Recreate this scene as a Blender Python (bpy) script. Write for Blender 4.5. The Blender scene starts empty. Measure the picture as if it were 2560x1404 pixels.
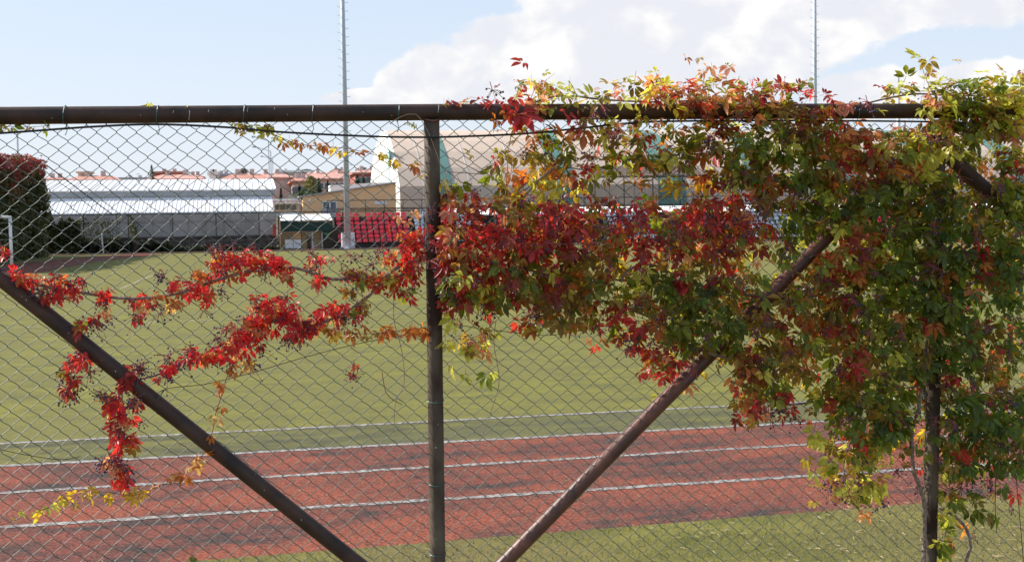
import bpy, bmesh, math, random
import numpy as np
from mathutils import Vector, Matrix, Euler, noise

SC = bpy.context.scene
COL = SC.collection
R = math.radians

# ------------------------------------------------------------------ camera
EYE = 2.19; YAW = R(12.59); PITCH = R(2.86); ROLL = -0.0155; FPX = 3000.0
fw = Vector((math.sin(YAW)*math.cos(PITCH), math.cos(YAW)*math.cos(PITCH), -math.sin(PITCH)))
rt0 = Vector((math.cos(YAW), -math.sin(YAW), 0.0)); up0 = rt0.cross(fw)
rt = rt0*math.cos(ROLL) + up0*math.sin(ROLL)
up = -rt0*math.sin(ROLL) + up0*math.cos(ROLL)
cam_d = bpy.data.cameras.new('camera'); cam = bpy.data.objects.new('camera', cam_d); COL.objects.link(cam)
m3 = Matrix((rt, up, -fw)).transposed()
cam.matrix_world = Matrix.Translation((0, 0, EYE)) @ m3.to_4x4()
cam_d.sensor_width = 36.0; cam_d.lens = 36.0*FPX/2560.0
cam_d.clip_start = 0.1; cam_d.clip_end = 5000
cam_d.dof.use_dof = True; cam_d.dof.focus_distance = 4.7; cam_d.dof.aperture_fstop = 13
SC.camera = cam

# ------------------------------------------------------------------ light
SUN = Vector((-0.902*math.cos(R(36)), 0.432*math.cos(R(36)), math.sin(R(36)))).normalized()
sd = bpy.data.lights.new('sun', 'SUN'); so = bpy.data.objects.new('sun', sd); COL.objects.link(so)
sd.energy = 4.6; sd.angle = R(0.53); sd.color = (1.0, 0.94, 0.85)
so.rotation_euler = SUN.to_track_quat('Z', 'Y').to_euler()
so.location = (0, 0, 30)

SC.view_settings.view_transform = 'Standard'; SC.view_settings.look = 'None'
SC.view_settings.exposure = 0.66; SC.view_settings.gamma = 1.0
SC.view_settings.use_curve_mapping = False
SC.cycles.max_bounces = 8; SC.cycles.transparent_max_bounces = 8
SC.cycles.transmission_bounces = 6

def ray(px, py):
    return (fw*FPX + rt*(px-1280.0) + up*(702.0-py))
def at(px, py, Y):                       # the point of the plane y = Y seen at a pixel
    d = ray(px, py); return Vector((0, 0, EYE)) + d*(Y/d.y)
def gnd(px, py, z=0.0):
    d = ray(px, py); t = (z-EYE)/d.z; return Vector((0, 0, EYE)) + d*t
def az_el(px, py):
    d = ray(px, py).normalized(); return math.degrees(math.atan2(d.x, d.y)), math.degrees(math.asin(d.z))

# ------------------------------------------------------------------ world: Nishita sky and clouds by direction
W = bpy.data.worlds.new('World'); SC.world = W; W.use_nodes = True
nt = W.node_tree; nt.nodes.clear()
def N(t, **k):
    n = nt.nodes.new(t)
    for a, b in k.items(): setattr(n, a, b)
    return n
def mth(op, a, b=None, c=None, clamp=False):
    n = N('ShaderNodeMath', operation=op); n.use_clamp = clamp
    for i, v in enumerate((a, b, c)):
        if v is None: continue
        if isinstance(v, (int, float)): n.inputs[i].default_value = v
        else: nt.links.new(v, n.inputs[i])
    return n.outputs[0]
def mixc(f, a, b):
    n = N('ShaderNodeMix', data_type='RGBA')
    for i, v in ((0, f), (6, a), (7, b)):
        if isinstance(v, (int, float)): n.inputs[i].default_value = v
        elif isinstance(v, tuple): n.inputs[i].default_value = v
        else: nt.links.new(v, n.inputs[i])
    return n.outputs[2]
sky = N('ShaderNodeTexSky'); sky.sky_type = 'NISHITA'; sky.sun_disc = False
sky.sun_elevation = R(36); sky.sun_rotation = math.atan2(SUN.x, SUN.y)
sky.altitude = 100; sky.air_density = 1.0; sky.dust_density = 1.6; sky.ozone_density = 1.0
tc = N('ShaderNodeTexCoord'); sep = N('ShaderNodeSeparateXYZ'); nt.links.new(tc.outputs['Generated'], sep.inputs[0])
X, Y, Z = sep.outputs
AZ = mth('MULTIPLY', mth('ARCTAN2', X, Y), 57.29578)
EL = mth('MULTIPLY', mth('ARCSINE', Z), 57.29578)
cmb = N('ShaderNodeCombineXYZ'); nt.links.new(AZ, cmb.inputs[0]); nt.links.new(mth('MULTIPLY', EL, 1.35), cmb.inputs[1])
def noi(scale, detail, rough, off=0.0, dist=0.0):
    n = N('ShaderNodeTexNoise'); n.inputs['Scale'].default_value = scale; n.inputs['Detail'].default_value = detail
    n.inputs['Roughness'].default_value = rough; n.inputs['Distortion'].default_value = dist
    mp = N('ShaderNodeMapping'); mp.inputs['Location'].default_value = (off, off*0.7, 0)
    nt.links.new(cmb.outputs[0], mp.inputs[0]); nt.links.new(mp.outputs[0], n.inputs['Vector']); return n.outputs[0]
n1 = noi(0.30, 8, 0.52, 3.1, 0.2); n2 = noi(1.5, 6, 0.6, 11.0); n3 = noi(0.16, 4, 0.5, 27.0)
CL = [(1600, 20, 300, 170, 1.3), (1330, 150, 180, 120, 1.3), (1120, 205, 170, 75, 1.3), (1860, 55, 270, 145, 1.2),
      (1500, -160, 300, 160, 1.0), (2300, 30, 300, 65, 0.85), (2170, 240, 130, 60, 1.25), (2480, 200, 150, 45, 1.05),
      (1550, 200, 420, 80, 1.0), (330, 212, 150, 20, 0.5), (2100, -150, 600, 120, 0.7), (930, 245, 120, 28, 1.1)]
tot = None
for px, py, rx, ry, w in CL:
    a, e = az_el(px, py)
    dx = mth('MULTIPLY', mth('SUBTRACT', AZ, a), 52.4/rx); dy = mth('MULTIPLY', mth('SUBTRACT', EL, e), 52.4/ry)
    d2 = mth('ADD', mth('MULTIPLY', dx, dx), mth('MULTIPLY', dy, dy))
    g = mth('MULTIPLY', mth('POWER', 2.718, mth('MULTIPLY', d2, -0.7)), w)
    tot = g if tot is None else mth('MAXIMUM', tot, g)
# general cloud field outside the photograph's part of the sky
outside = mth('MULTIPLY', mth('SUBTRACT', mth('ABSOLUTE', mth('SUBTRACT', AZ, 14.0)), 28.0), 0.1, clamp=True)
tot = mth('ADD', tot, mth('MULTIPLY', outside, mth('MULTIPLY', n3, 0.7)))
dens = mth('ADD', tot, mth('ADD', mth('MULTIPLY', mth('SUBTRACT', n1, 0.5), 0.95), mth('MULTIPLY', mth('SUBTRACT', n2, 0.5), 0.25)))
mask = N('ShaderNodeMapRange'); mask.interpolation_type = 'SMOOTHSTEP'
nt.links.new(dens, mask.inputs[0]); mask.inputs[1].default_value = 0.46; mask.inputs[2].default_value = 0.62
shade = N('ShaderNodeMapRange'); shade.interpolation_type = 'SMOOTHSTEP'
nt.links.new(mth('ADD', noi(0.30, 6, 0.5, 41.0, 0.3), mth('MULTIPLY', n2, 0.08)), shade.inputs[0])
shade.inputs[1].default_value = 0.38; shade.inputs[2].default_value = 0.62
cloud = mixc(shade.outputs[0], (7.0, 6.75, 6.5, 1), (5.35, 5.45, 5.8, 1))
hz = N('ShaderNodeMapRange'); nt.links.new(EL, hz.inputs[0]); hz.inputs[1].default_value = -2.0; hz.inputs[2].default_value = 40.0
hz.inputs[3].default_value = 0.97; hz.inputs[4].default_value = 0.4
hz2 = N('ShaderNodeMapRange'); nt.links.new(EL, hz2.inputs[0]); hz2.inputs[1].default_value = 0.0; hz2.inputs[2].default_value = 16.0
air = mixc(hz2.outputs[0], (5.4, 5.75, 6.2, 1), (4.25, 5.2, 6.6, 1))
base = mixc(hz.outputs[0], sky.outputs[0], air)
skyc = mixc(mth('MULTIPLY', mask.outputs[0], 0.92), base, cloud)
bg = N('ShaderNodeBackground'); bg.inputs['Strength'].default_value = 0.1
nt.links.new(skyc, bg.inputs[0]); wo = N('ShaderNodeOutputWorld'); nt.links.new(bg.outputs[0], wo.inputs[0])

# ------------------------------------------------------------------ materials
def new_mat(name):
    m = bpy.data.materials.new(name); m.use_nodes = True; t = m.node_tree
    return m, t, t.nodes['Principled BSDF']
def mat(name, col, rough=0.6, metal=0.0, var=0.15, scale=6.0, bump=0.0, col2=None, coords='Object', detail=5, stretch=None, spec=0.5, thr=(0.35, 0.65)):
    m, t, p = new_mat(name)
    p.inputs['Roughness'].default_value = rough; p.inputs['Metallic'].default_value = metal
    p.inputs['Specular IOR Level'].default_value = spec
    c = t.nodes.new('ShaderNodeTexCoord'); n = t.nodes.new('ShaderNodeTexNoise')
    n.inputs['Scale'].default_value = scale; n.inputs['Detail'].default_value = detail
    mp = t.nodes.new('ShaderNodeMapping'); t.links.new(c.outputs[coords], mp.inputs[0])
    if stretch: mp.inputs['Scale'].default_value = stretch
    t.links.new(mp.outputs[0], n.inputs['Vector'])
    r = t.nodes.new('ShaderNodeValToRGB')
    if col2 is None: a = [x*(1-var) for x in col]; b = [min(1, x*(1+var)) for x in col]
    else: a, b = col, col2
    r.color_ramp.elements[0].color = (*a, 1); r.color_ramp.elements[1].color = (*b, 1)
    r.color_ramp.elements[0].position = thr[0]; r.color_ramp.elements[1].position = thr[1]
    t.links.new(n.outputs[0], r.inputs[0]); t.links.new(r.outputs[0], p.inputs['Base Color'])
    if bump:
        b_ = t.nodes.new('ShaderNodeBump'); b_.inputs['Strength'].default_value = bump; b_.inputs['Distance'].default_value = 0.02
        t.links.new(n.outputs[0], b_.inputs['Height']); t.links.new(b_.outputs[0], p.inputs['Normal'])
    return m

def ground_mat(name, cols, patch_scale, grain_scale, grain=0.35, stretch=(1, 1, 1), rough=0.95, speck=None, bump=0.6, thr=(0.40, 0.62)):
    """patchy ground: large patches of two or three colours, fine grain, small pale specks"""
    m, t, p = new_mat(name); p.inputs['Roughness'].default_value = rough; p.inputs['Specular IOR Level'].default_value = 0.15
    c = t.nodes.new('ShaderNodeTexCoord'); mp = t.nodes.new('ShaderNodeMapping'); mp.inputs['Scale'].default_value = stretch
    t.links.new(c.outputs['Object'], mp.inputs[0])
    def nz(s, d, r, src=None):
        n = t.nodes.new('ShaderNodeTexNoise'); n.inputs['Scale'].default_value = s; n.inputs['Detail'].default_value = d
        n.inputs['Roughness'].default_value = r; t.links.new(src or mp.outputs[0], n.inputs['Vector']); return n.outputs[0]
    a = nz(patch_scale, 7, 0.62); b = nz(patch_scale*0.23, 3, 0.5); g = nz(grain_scale, 4, 0.75, c.outputs['Object'])
    def mx(f, x, y):
        n = t.nodes.new('ShaderNodeMix'); n.data_type = 'RGBA'
        for i, v in ((0, f), (6, x), (7, y)):
            if isinstance(v, tuple): n.inputs[i].default_value = (*v, 1)
            elif isinstance(v, float): n.inputs[i].default_value = v
            else: t.links.new(v, n.inputs[i])
        return n.outputs[2]
    def mr(v, lo, hi, o0=0.0, o1=1.0):
        n = t.nodes.new('ShaderNodeMapRange'); t.links.new(v, n.inputs[0])
        for i, q in enumerate((lo, hi, o0, o1)): n.inputs[i+1].default_value = q
        return n.outputs[0]
    col = mx(mr(a, thr[0], thr[1]), cols[0], cols[1])
    col = mx(mr(b, 0.42, 0.62, 0.0, 0.7), col, cols[2])
    hsv = t.nodes.new('ShaderNodeHueSaturation'); t.links.new(col, hsv.inputs['Color'])
    t.links.new(mr(g, 0.32, 0.68, 1-grain, 1+grain), hsv.inputs['Value']); out = hsv.outputs[0]
    if speck:
        v = t.nodes.new('ShaderNodeTexVoronoi'); v.inputs['Scale'].default_value = speck[0]; t.links.new(c.outputs['Object'], v.inputs['Vector'])
        s = mr(v.outputs['Distance'], 0.0, speck[1], 1.0, 0.0)
        gate = mr(nz(speck[0]*0.31, 2, 0.5, c.outputs['Object']), 0.5, 0.6)
        mu = t.nodes.new('ShaderNodeMath'); mu.operation = 'MULTIPLY'; t.links.new(s, mu.inputs[0]); t.links.new(gate, mu.inputs[1])
        out = mx(mu.outputs[0], out, speck[2])
    t.links.new(out, p.inputs['Base Color'])
    bb = t.nodes.new('ShaderNodeBump'); bb.inputs['Strength'].default_value = bump; bb.inputs['Distance'].default_value = 0.012
    t.links.new(g, bb.inputs['Height']); t.links.new(bb.outputs[0], p.inputs['Normal'])
    return m

def leaf_mat(name, trans=0.45, rough=0.42, gain=1.6):
    m, t, p = new_mat(name)
    a = t.nodes.new('ShaderNodeAttribute'); a.attribute_name = 'Col'
    oi = t.nodes.new('ShaderNodeTexCoord'); n = t.nodes.new('ShaderNodeTexNoise'); n.inputs['Scale'].default_value = 55; n.inputs['Detail'].default_value = 3
    t.links.new(oi.outputs['Object'], n.inputs['Vector'])
    mr = t.nodes.new('ShaderNodeMapRange'); t.links.new(n.outputs[0], mr.inputs[0])
    for i, q in enumerate((0.3, 0.7, 0.72, 1.3)): mr.inputs[i+1].default_value = q
    h = t.nodes.new('ShaderNodeHueSaturation'); t.links.new(a.outputs['Color'], h.inputs['Color']); t.links.new(mr.outputs[0], h.inputs['Value'])
    t.links.new(h.outputs[0], p.inputs['Base Color']); p.inputs['Roughness'].default_value = rough
    p.inputs['Specular IOR Level'].default_value = 0.42
    tr = t.nodes.new('ShaderNodeBsdfTranslucent')
    g = t.nodes.new('ShaderNodeMix'); g.data_type = 'RGBA'; g.blend_type = 'MULTIPLY'; g.inputs[0].default_value = 1.0
    g.clamp_result = False
    t.links.new(h.outputs[0], g.inputs[6]); g.inputs[7].default_value = (gain*1.1, gain, gain*0.55, 1); t.links.new(g.outputs[2], tr.inputs[0])
    mx = t.nodes.new('ShaderNodeMixShader'); mx.inputs[0].default_value = trans
    t.links.new(p.outputs[0], mx.inputs[1]); t.links.new(tr.outputs[0], mx.inputs[2])
    t.links.new(mx.outputs[0], t.nodes['Material Output'].inputs[0])
    return m

M = {}
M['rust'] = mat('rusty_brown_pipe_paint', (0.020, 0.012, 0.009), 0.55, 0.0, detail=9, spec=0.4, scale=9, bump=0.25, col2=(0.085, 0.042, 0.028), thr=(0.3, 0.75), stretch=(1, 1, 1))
M['rust_l'] = mat('sunlit_brown_pipe_paint', (0.055, 0.025, 0.018), 0.45, 0.0, detail=9, scale=14, bump=0.2, col2=(0.16, 0.062, 0.038), thr=(0.3, 0.72))  # lighter, redder copy of the pipe paint; sunlight on the right brace painted in
M['postm'] = mat('weathered_post_paint', (0.030, 0.015, 0.010), 0.7, 0.0, detail=9, spec=0.3, scale=7, bump=0.3, col2=(0.125, 0.100, 0.072), thr=(0.42, 0.62), stretch=(1, 1, 0.5))
M['wire'] = mat('green_coated_wire', (0.060, 0.085, 0.070), 0.40, 0.0, scale=40, col2=(0.16, 0.19, 0.165))
M['cable'] = mat('black_cable_sheath', (0.012, 0.012, 0.013), 0.45)
M['tie'] = mat('green_tie_wire', (0.05, 0.13, 0.11), 0.45)
M['drip'] = mat('pale_paint_drip', (0.45, 0.45, 0.42), 0.7)
M['stem'] = mat('vine_bark', (0.14, 0.10, 0.08), 0.85, scale=60, col2=(0.34, 0.26, 0.21), bump=0.4)
M['stem_r'] = mat('red_young_stem', (0.22, 0.055, 0.03), 0.6, scale=50)
M['stem_t'] = mat('dry_tendril', (0.30, 0.23, 0.16), 0.8, scale=50)
M['leaf'] = leaf_mat('creeper_leaf', 0.5, 0.38, 1.75)
M['leaf_far'] = leaf_mat('far_foliage', 0.25, 0.6, 1.3)
M['berry'] = mat('dark_blue_berry', (0.018, 0.018, 0.045), 0.4, scale=90, col2=(0.06, 0.055, 0.11))
M['pedicel'] = mat('red_berry_stalk', (0.30, 0.06, 0.06), 0.6, scale=60)
M['concrete'] = mat('grey_concrete', (0.30, 0.285, 0.27), 0.9, scale=0.9, col2=(0.42, 0.40, 0.38), stretch=(1, 1, 0.3))
M['concrete_d'] = mat('dark_stone', (0.06, 0.052, 0.045), 0.95, scale=2.0, col2=(0.16, 0.135, 0.12))
M['white_roof'] = mat('white_sheet_metal', (0.84, 0.84, 0.84), 0.4, scale=0.5, var=0.03)
M['white_rib'] = mat('grey_roof_seam', (0.5, 0.5, 0.52), 0.5)
M['fascia'] = mat('grey_fascia', (0.40, 0.41, 0.43), 0.6, scale=0.4, var=0.1)
M['orange'] = mat('ochre_orange_plaster', (0.90, 0.55, 0.29), 0.85, scale=0.5, var=0.07)
M['cream'] = mat('cream_plaster', (0.60, 0.52, 0.40), 0.85, scale=0.5, var=0.08)
M['white'] = mat('white_paint', (0.80, 0.81, 0.82), 0.5, scale=1.5, var=0.05)
M['glass'] = mat('dark_window_glass', (0.05, 0.08, 0.12), 0.08, scale=0.6, var=0.3, spec=0.8)
M['awning'] = mat('dark_green_awning', (0.012, 0.045, 0.038), 0.8, scale=1.0, var=0.2)
M['tan'] = mat('tan_kiosk_wall', (0.50, 0.36, 0.20), 0.8, scale=0.8, var=0.15)
M['brownd'] = mat('dark_brown_door', (0.07, 0.05, 0.035), 0.7, scale=1.0, var=0.2)
M['galv'] = mat('galvanised_steel', (0.50, 0.55, 0.62), 0.5, 0.0, scale=2.0, var=0.1, stretch=(1, 1, 0.2))
M['darksteel'] = mat('dark_green_steel', (0.020, 0.030, 0.027), 0.6, scale=3, var=0.25)
M['railbrown'] = mat('dark_brown_rail', (0.045, 0.025, 0.022), 0.6, scale=3, var=0.2)
M['red_seat'] = mat('red_plastic_seat', (0.80, 0.045, 0.07), 0.35, scale=0.8, var=0.16, coords='Generated')
M['white_seat'] = mat('white_plastic_seat', (0.60, 0.63, 0.68), 0.4, scale=0.8, var=0.08)
M['step'] = mat('shade_dark_concrete', (0.06, 0.05, 0.05), 0.9, scale=1.0, var=0.2)  # kept dark: shade in the gaps between seats is put into the colour
M['fabric'] = mat('beige_hall_fabric', (0.60, 0.47, 0.37), 0.75, scale=0.25, var=0.05)
M['teal'] = mat('teal_hall_fabric', (0.12, 0.25, 0.215), 0.7, scale=0.25, var=0.08)
M['mint'] = mat('sunlit_teal_hall_fabric', (0.36, 0.62, 0.56), 0.7, scale=0.25, var=0.08)  # paler teal: sun on the end stripe is put into the colour
M['hallwhite'] = mat('sunlit_end_and_seam_fabric', (0.72, 0.72, 0.66), 0.7, scale=0.25, var=0.05)  # sunlit white of the end wall put into the colour; also pale seams
M['tile'] = mat('brown_roof_tile', (0.075, 0.05, 0.042), 0.8, scale=4, var=0.35)
M['terra'] = mat('terracotta_tiles', (0.50, 0.23, 0.17), 0.85, scale=1.1, var=0.18)
M['terra2'] = mat('hazy_terracotta_tiles', (0.58, 0.31, 0.25), 0.85, scale=1.1, var=0.18)  # both tile tints carry distance haze, this one paler and pinker
M['pinkwall'] = mat('pinkish_plaster', (0.52, 0.43, 0.40), 0.85, scale=0.3, var=0.08)
M['salmon'] = mat('salmon_plaster', (0.66, 0.42, 0.33), 0.85, scale=0.3, var=0.08)
M['redwall'] = mat('brick_red_plaster', (0.40, 0.12, 0.09), 0.85, scale=0.3, var=0.08)
M['winfar'] = mat('far_window_glass', (0.10, 0.11, 0.13), 0.2, var=0.3)
M['line'] = mat('worn_white_line_paint', (0.13, 0.10, 0.09), 0.9, scale=20, col2=(0.37, 0.36, 0.34), thr=(0.40, 0.62), bump=0.3)
M['line_w'] = mat('faded_white_line_paint', (0.17, 0.155, 0.06), 0.95, scale=5, col2=(0.36, 0.34, 0.24), thr=(0.45, 0.62))
M['bark'] = mat('tree_bark', (0.07, 0.05, 0.035), 0.9, scale=5, var=0.3)
M['red'] = mat('red_banner_cloth', (0.50, 0.05, 0.03), 0.6, var=0.15)
M['greenled'] = mat('green_plastic_sign', (0.03, 0.30, 0.10), 0.5)
M['netm'] = mat('pale_net_cord', (0.35, 0.38, 0.33), 0.8)
M['turf'] = ground_mat('artificial_turf', [(0.118, 0.115, 0.042), (0.190, 0.178, 0.040), (0.150, 0.142, 0.048)], 2.2, 42, 0.34, (0.55, 1.0, 1.0), thr=(0.34, 0.60))
M['turf_edge'] = ground_mat('worn_turf_edge', [(0.078, 0.077, 0.045), (0.165, 0.155, 0.045), (0.115, 0.112, 0.055)], 3.0, 50, 0.3, (0.4, 1.0, 1.0))
M['nearturf'] = ground_mat('near_grass', [(0.115, 0.115, 0.030), (0.190, 0.175, 0.045), (0.18, 0.14, 0.06)], 1.6, 60, 0.3, (0.7, 1, 1), speck=(60, 0.12, (0.45, 0.38, 0.22)))
M['track'] = ground_mat('worn_red_track', [(0.066, 0.048, 0.044), (0.185, 0.062, 0.046), (0.300, 0.085, 0.048)], 4.2, 38, 0.75, (0.5, 1.0, 1.0), speck=(36, 0.17, (0.50, 0.32, 0.25)), bump=1.0, thr=(0.40, 0.57))
M['ground'] = ground_mat('dry_ground', [(0.14, 0.11, 0.06), (0.20, 0.17, 0.10), (0.10, 0.10, 0.05)], 0.3, 8, 0.2)
M['kerb'] = mat('pinkish_kerb', (0.33, 0.21, 0.16), 0.9, scale=2, var=0.15)
M['straw'] = mat('dry_straw', (0.32, 0.26, 0.14), 0.9, scale=30, var=0.3)
M['blade'] = mat('grass_blade', (0.15, 0.17, 0.03), 0.8, scale=1.5, col2=(0.25, 0.25, 0.07), coords='Object')

# ------------------------------------------------------------------ object helpers
def link(name, me, parent=None):
    o = bpy.data.objects.new(name, me); COL.objects.link(o)
    if parent is not None: o.parent = parent
    return o
def tag(o, label=None, cat=None, group=None, kind=None):
    if label: o['label'] = label
    if cat: o['category'] = cat
    if group: o['group'] = group
    if kind: o['kind'] = kind
    return o
def empty(name, loc, label, cat, group=None):
    o = bpy.data.objects.new(name, None); COL.objects.link(o); o.location = loc; o.empty_display_size = 0.2
    return tag(o, label, cat, group)

class MB:
    """collects shapes in world space, links them as one mesh"""
    def __init__(s): s.v = []; s.f = []; s.mi = []; s.cur = 0
    def add(s, vs, fs):
        b = len(s.v); s.v += [tuple(x) for x in vs]; s.f += [tuple(b+i for i in f) for f in fs]; s.mi += [s.cur]*len(fs)
    def box(s, x0, x1, y0, y1, z0, z1):
        x0, x1 = sorted((x0, x1)); y0, y1 = sorted((y0, y1)); z0, z1 = sorted((z0, z1))
        v = [(x0,y0,z0),(x1,y0,z0),(x1,y1,z0),(x0,y1,z0),(x0,y0,z1),(x1,y0,z1),(x1,y1,z1),(x0,y1,z1)]
        s.add(v, [(0,3,2,1),(4,5,6,7),(0,1,5,4),(1,2,6,5),(2,3,7,6),(3,0,4,7)])
    def tube(s, pts, r, n=8, r1=None, cap=True):
        pts = [Vector(p) for p in pts]; k = len(pts); b = len(s.v)
        r1 = r if r1 is None else r1; ref = None
        for i, p in enumerate(pts):
            d = (pts[min(i+1, k-1)]-pts[max(i-1, 0)]).normalized()
            if ref is None: ref = Vector((0, 0, 1)) if abs(d.z) < 0.9 else Vector((1, 0, 0))
            a = d.cross(ref).normalized(); c = a.cross(d).normalized(); ref = c
            rr = r+(r1-r)*i/max(1, k-1)
            for j in range(n):
                t = 2*math.pi*j/n; s.v.append(tuple(p+a*(rr*math.cos(t))+c*(rr*math.sin(t))))
        for i in range(k-1):
            for j in range(n):
                q = (j+1) % n; s.f.append((b+i*n+j, b+i*n+q, b+(i+1)*n+q, b+(i+1)*n+j)); s.mi.append(s.cur)
        if cap:
            s.f.append(tuple(b+j for j in range(n))[::-1]); s.f.append(tuple(b+(k-1)*n+j for j in range(n))); s.mi += [s.cur]*2
    def prism(s, poly, y0, y1):           # poly of (x,z) extruded in y
        n = len(poly); v = [(x, y0, z) for x, z in poly]+[(x, y1, z) for x, z in poly]
        s.add(v, [tuple(range(n)), tuple(range(2*n-1, n-1, -1))]+[(i, i+n, (i+1) % n+n, (i+1) % n) for i in range(n)])
    def build(s, name, mats, parent=None, smooth=False, kind=None):
        if not isinstance(mats, (list, tuple)): mats = [mats]
        off = Vector(parent.location) if parent is not None else Vector((0, 0, 0))
        if parent is not None and parent.parent is not None: off += parent.parent.location
        me = bpy.data.meshes.new(name)
        me.from_pydata([(x-off.x, y-off.y, z-off.z) for x, y, z in s.v], [], s.f)
        for m_ in mats: me.materials.append(m_)
        if len(mats) > 1: me.polygons.foreach_set('material_index', s.mi)
        if smooth: me.polygons.foreach_set('use_smooth', [True]*len(s.f))
        me.update(); o = link(name, me, parent)
        if kind: o['kind'] = kind
        return o
def prect(x0, y0, x1, y1, Yd):            # pixel rectangle on a far plane -> world x0,x1,z0,z1
    xm, ym = (x0+x1)/2, (y0+y1)/2
    return at(x0, ym, Yd).x, at(x1, ym, Yd).x, at(xm, y1, Yd).z, at(xm, y0, Yd).z

rnd = random.Random(7)

# ================================================================== GROUND
def sheet(name, poly, z, m, kind='structure', parent=None, cuts=0):
    me = bpy.data.meshes.new(name)
    me.from_pydata([(x, y, z) for x, y in poly], [], [tuple(range(len(poly)))]); me.materials.append(m)
    o = link(name, me, parent)
    if kind: o['kind'] = kind
    return o
sheet('ground', [(-1500, -300), (1800, -300), (1800, 3000), (-1500, 3000)], 0.0, M['ground'])
def gline(px0, py0, px1, py1, X0=-45, X1=140):    # y at X0 and X1 of the line through two ground pixels
    a, b = gnd(px0, py0), gnd(px1, py1); k = (b.y-a.y)/(b.x-a.x)
    return lambda x: a.y+k*(x-a.x)
lD = gline(0, 1441, 2556, 1238); lC = gline(0, 1319, 2060, 1188); lB = gline(0, 1233, 2080, 1108)
lA = gline(0, 1166, 1990, 1058); lT = gline(0, 1110, 1830, 1015)
Y_D, Y_A = 8.1, 11.74
def strip(fn0, fn1, X0=-40, X1=90):
    return [(X0, fn0(X0)), (X1, fn0(X1)), (X1, fn1(X1)), (X0, fn1(X0))]
FAR = 100.0
sheet('near_grass', [(-12, 4.9), (30, 4.9), (30, lD(30)), (-12, lD(-12))], 0.004, M['nearturf'])
def fix(p): return p
sheet('running_track', strip(lD, lA, -12, 30), 0.004, M['track'])
sheet('pitch_margin', strip(lA, lT, -12, 30), 0.004, M['turf_edge'])
sheet('pitch', [(-12, lT(-12)), (30, lT(30)), (110, 30), (110, FAR), (-30, FAR), (-30, 60), (-14, 13.2)], 0.004, M['turf'])
for fn, w, nm in ((lC, 0.05, 'lane_line'), (lB, 0.05, 'lane_line'), (lA, 0.055, 'kerb_line'), (lT, 0.05, 'touchline')):
    # slightly ragged edge: many short cross sections
    v = []; f = []; xs = np.arange(-11, 29, 0.05); rr = random.Random(5)
    for i, x in enumerate(xs):
        j0 = rr.uniform(-0.011, 0.011); j1 = rr.uniform(-0.011, 0.011)
        v += [(x, fn(x)-w*0.85+j0, 0.008), (x, fn(x)+w*0.85+j1, 0.008)]
        if i: f.append((2*i-2, 2*i, 2*i+1, 2*i-1))
    me = bpy.data.meshes.new(nm); me.from_pydata(v, [], f); me.materials.append(M['line']); o = link(nm, me); o['kind'] = 'structure'
# faded lines on the pitch
def paint(name, pts, w, z=0.008, m=None):
    P = [gnd(*p) for p in pts]; v = []; f = []
    for i, p in enumerate(P):
        d = (P[min(i+1, len(P)-1)]-P[max(i-1, 0)]); d.z = 0; d.normalize(); n = Vector((-d.y, d.x, 0))
        v += [tuple(p+n*w/2)[:2]+(z,), tuple(p-n*w/2)[:2]+(z,)]
        if i: f.append((2*i-2, 2*i-1, 2*i+1, 2*i))
    me = bpy.data.meshes.new(name); me.from_pydata(v, [], f); me.materials.append(m or M['line_w']); o = link(name, me); o['kind'] = 'structure'
paint('penalty_area_line', [(-60, 824), (330, 808), (700, 795), (1064, 779), (1430, 766), (2500, 722)], 0.13)
paint('penalty_arc', [(300, 722), (330, 710), (360, 697), (395, 684)], 0.12)
paint('box_line', [(120, 766), (560, 735), (900, 720)], 0.10)
# far running track: straight and the curve behind the goal
tr = [(60, 657), (150, 648), (250, 640), (350, 634.5)]
inn = [(400, 636.5), (250, 653), (160, 669), (60, 690), (-40, 715)]
pc = [gnd(*p) for p in [(-60, 668)]+tr]+[gnd(*p) for p in inn]
sheet('running_track', [(p.x, p.y) for p in pc], 0.012, M['track'])
a0 = gnd(400, 636); sheet('running_track', [(-30, FAR), (110, FAR), (110, FAR+4.2), (-30, FAR+4.2)], 0.009, M['track'])
mb = MB(); mb.box(-28, 110, FAR-0.15, FAR+0.05, 0.0, 0.12); o = mb.build('kerb', M['kerb']); o['kind'] = 'structure'
for pp, nm in (([(100, 662), (160, 656.5), (250, 647), (330, 639)], 'lane_line'), ([(95, 673), (160, 663), (250, 651), (330, 641)], 'lane_line')):
    paint(nm, pp, 0.10, 0.016)

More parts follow.
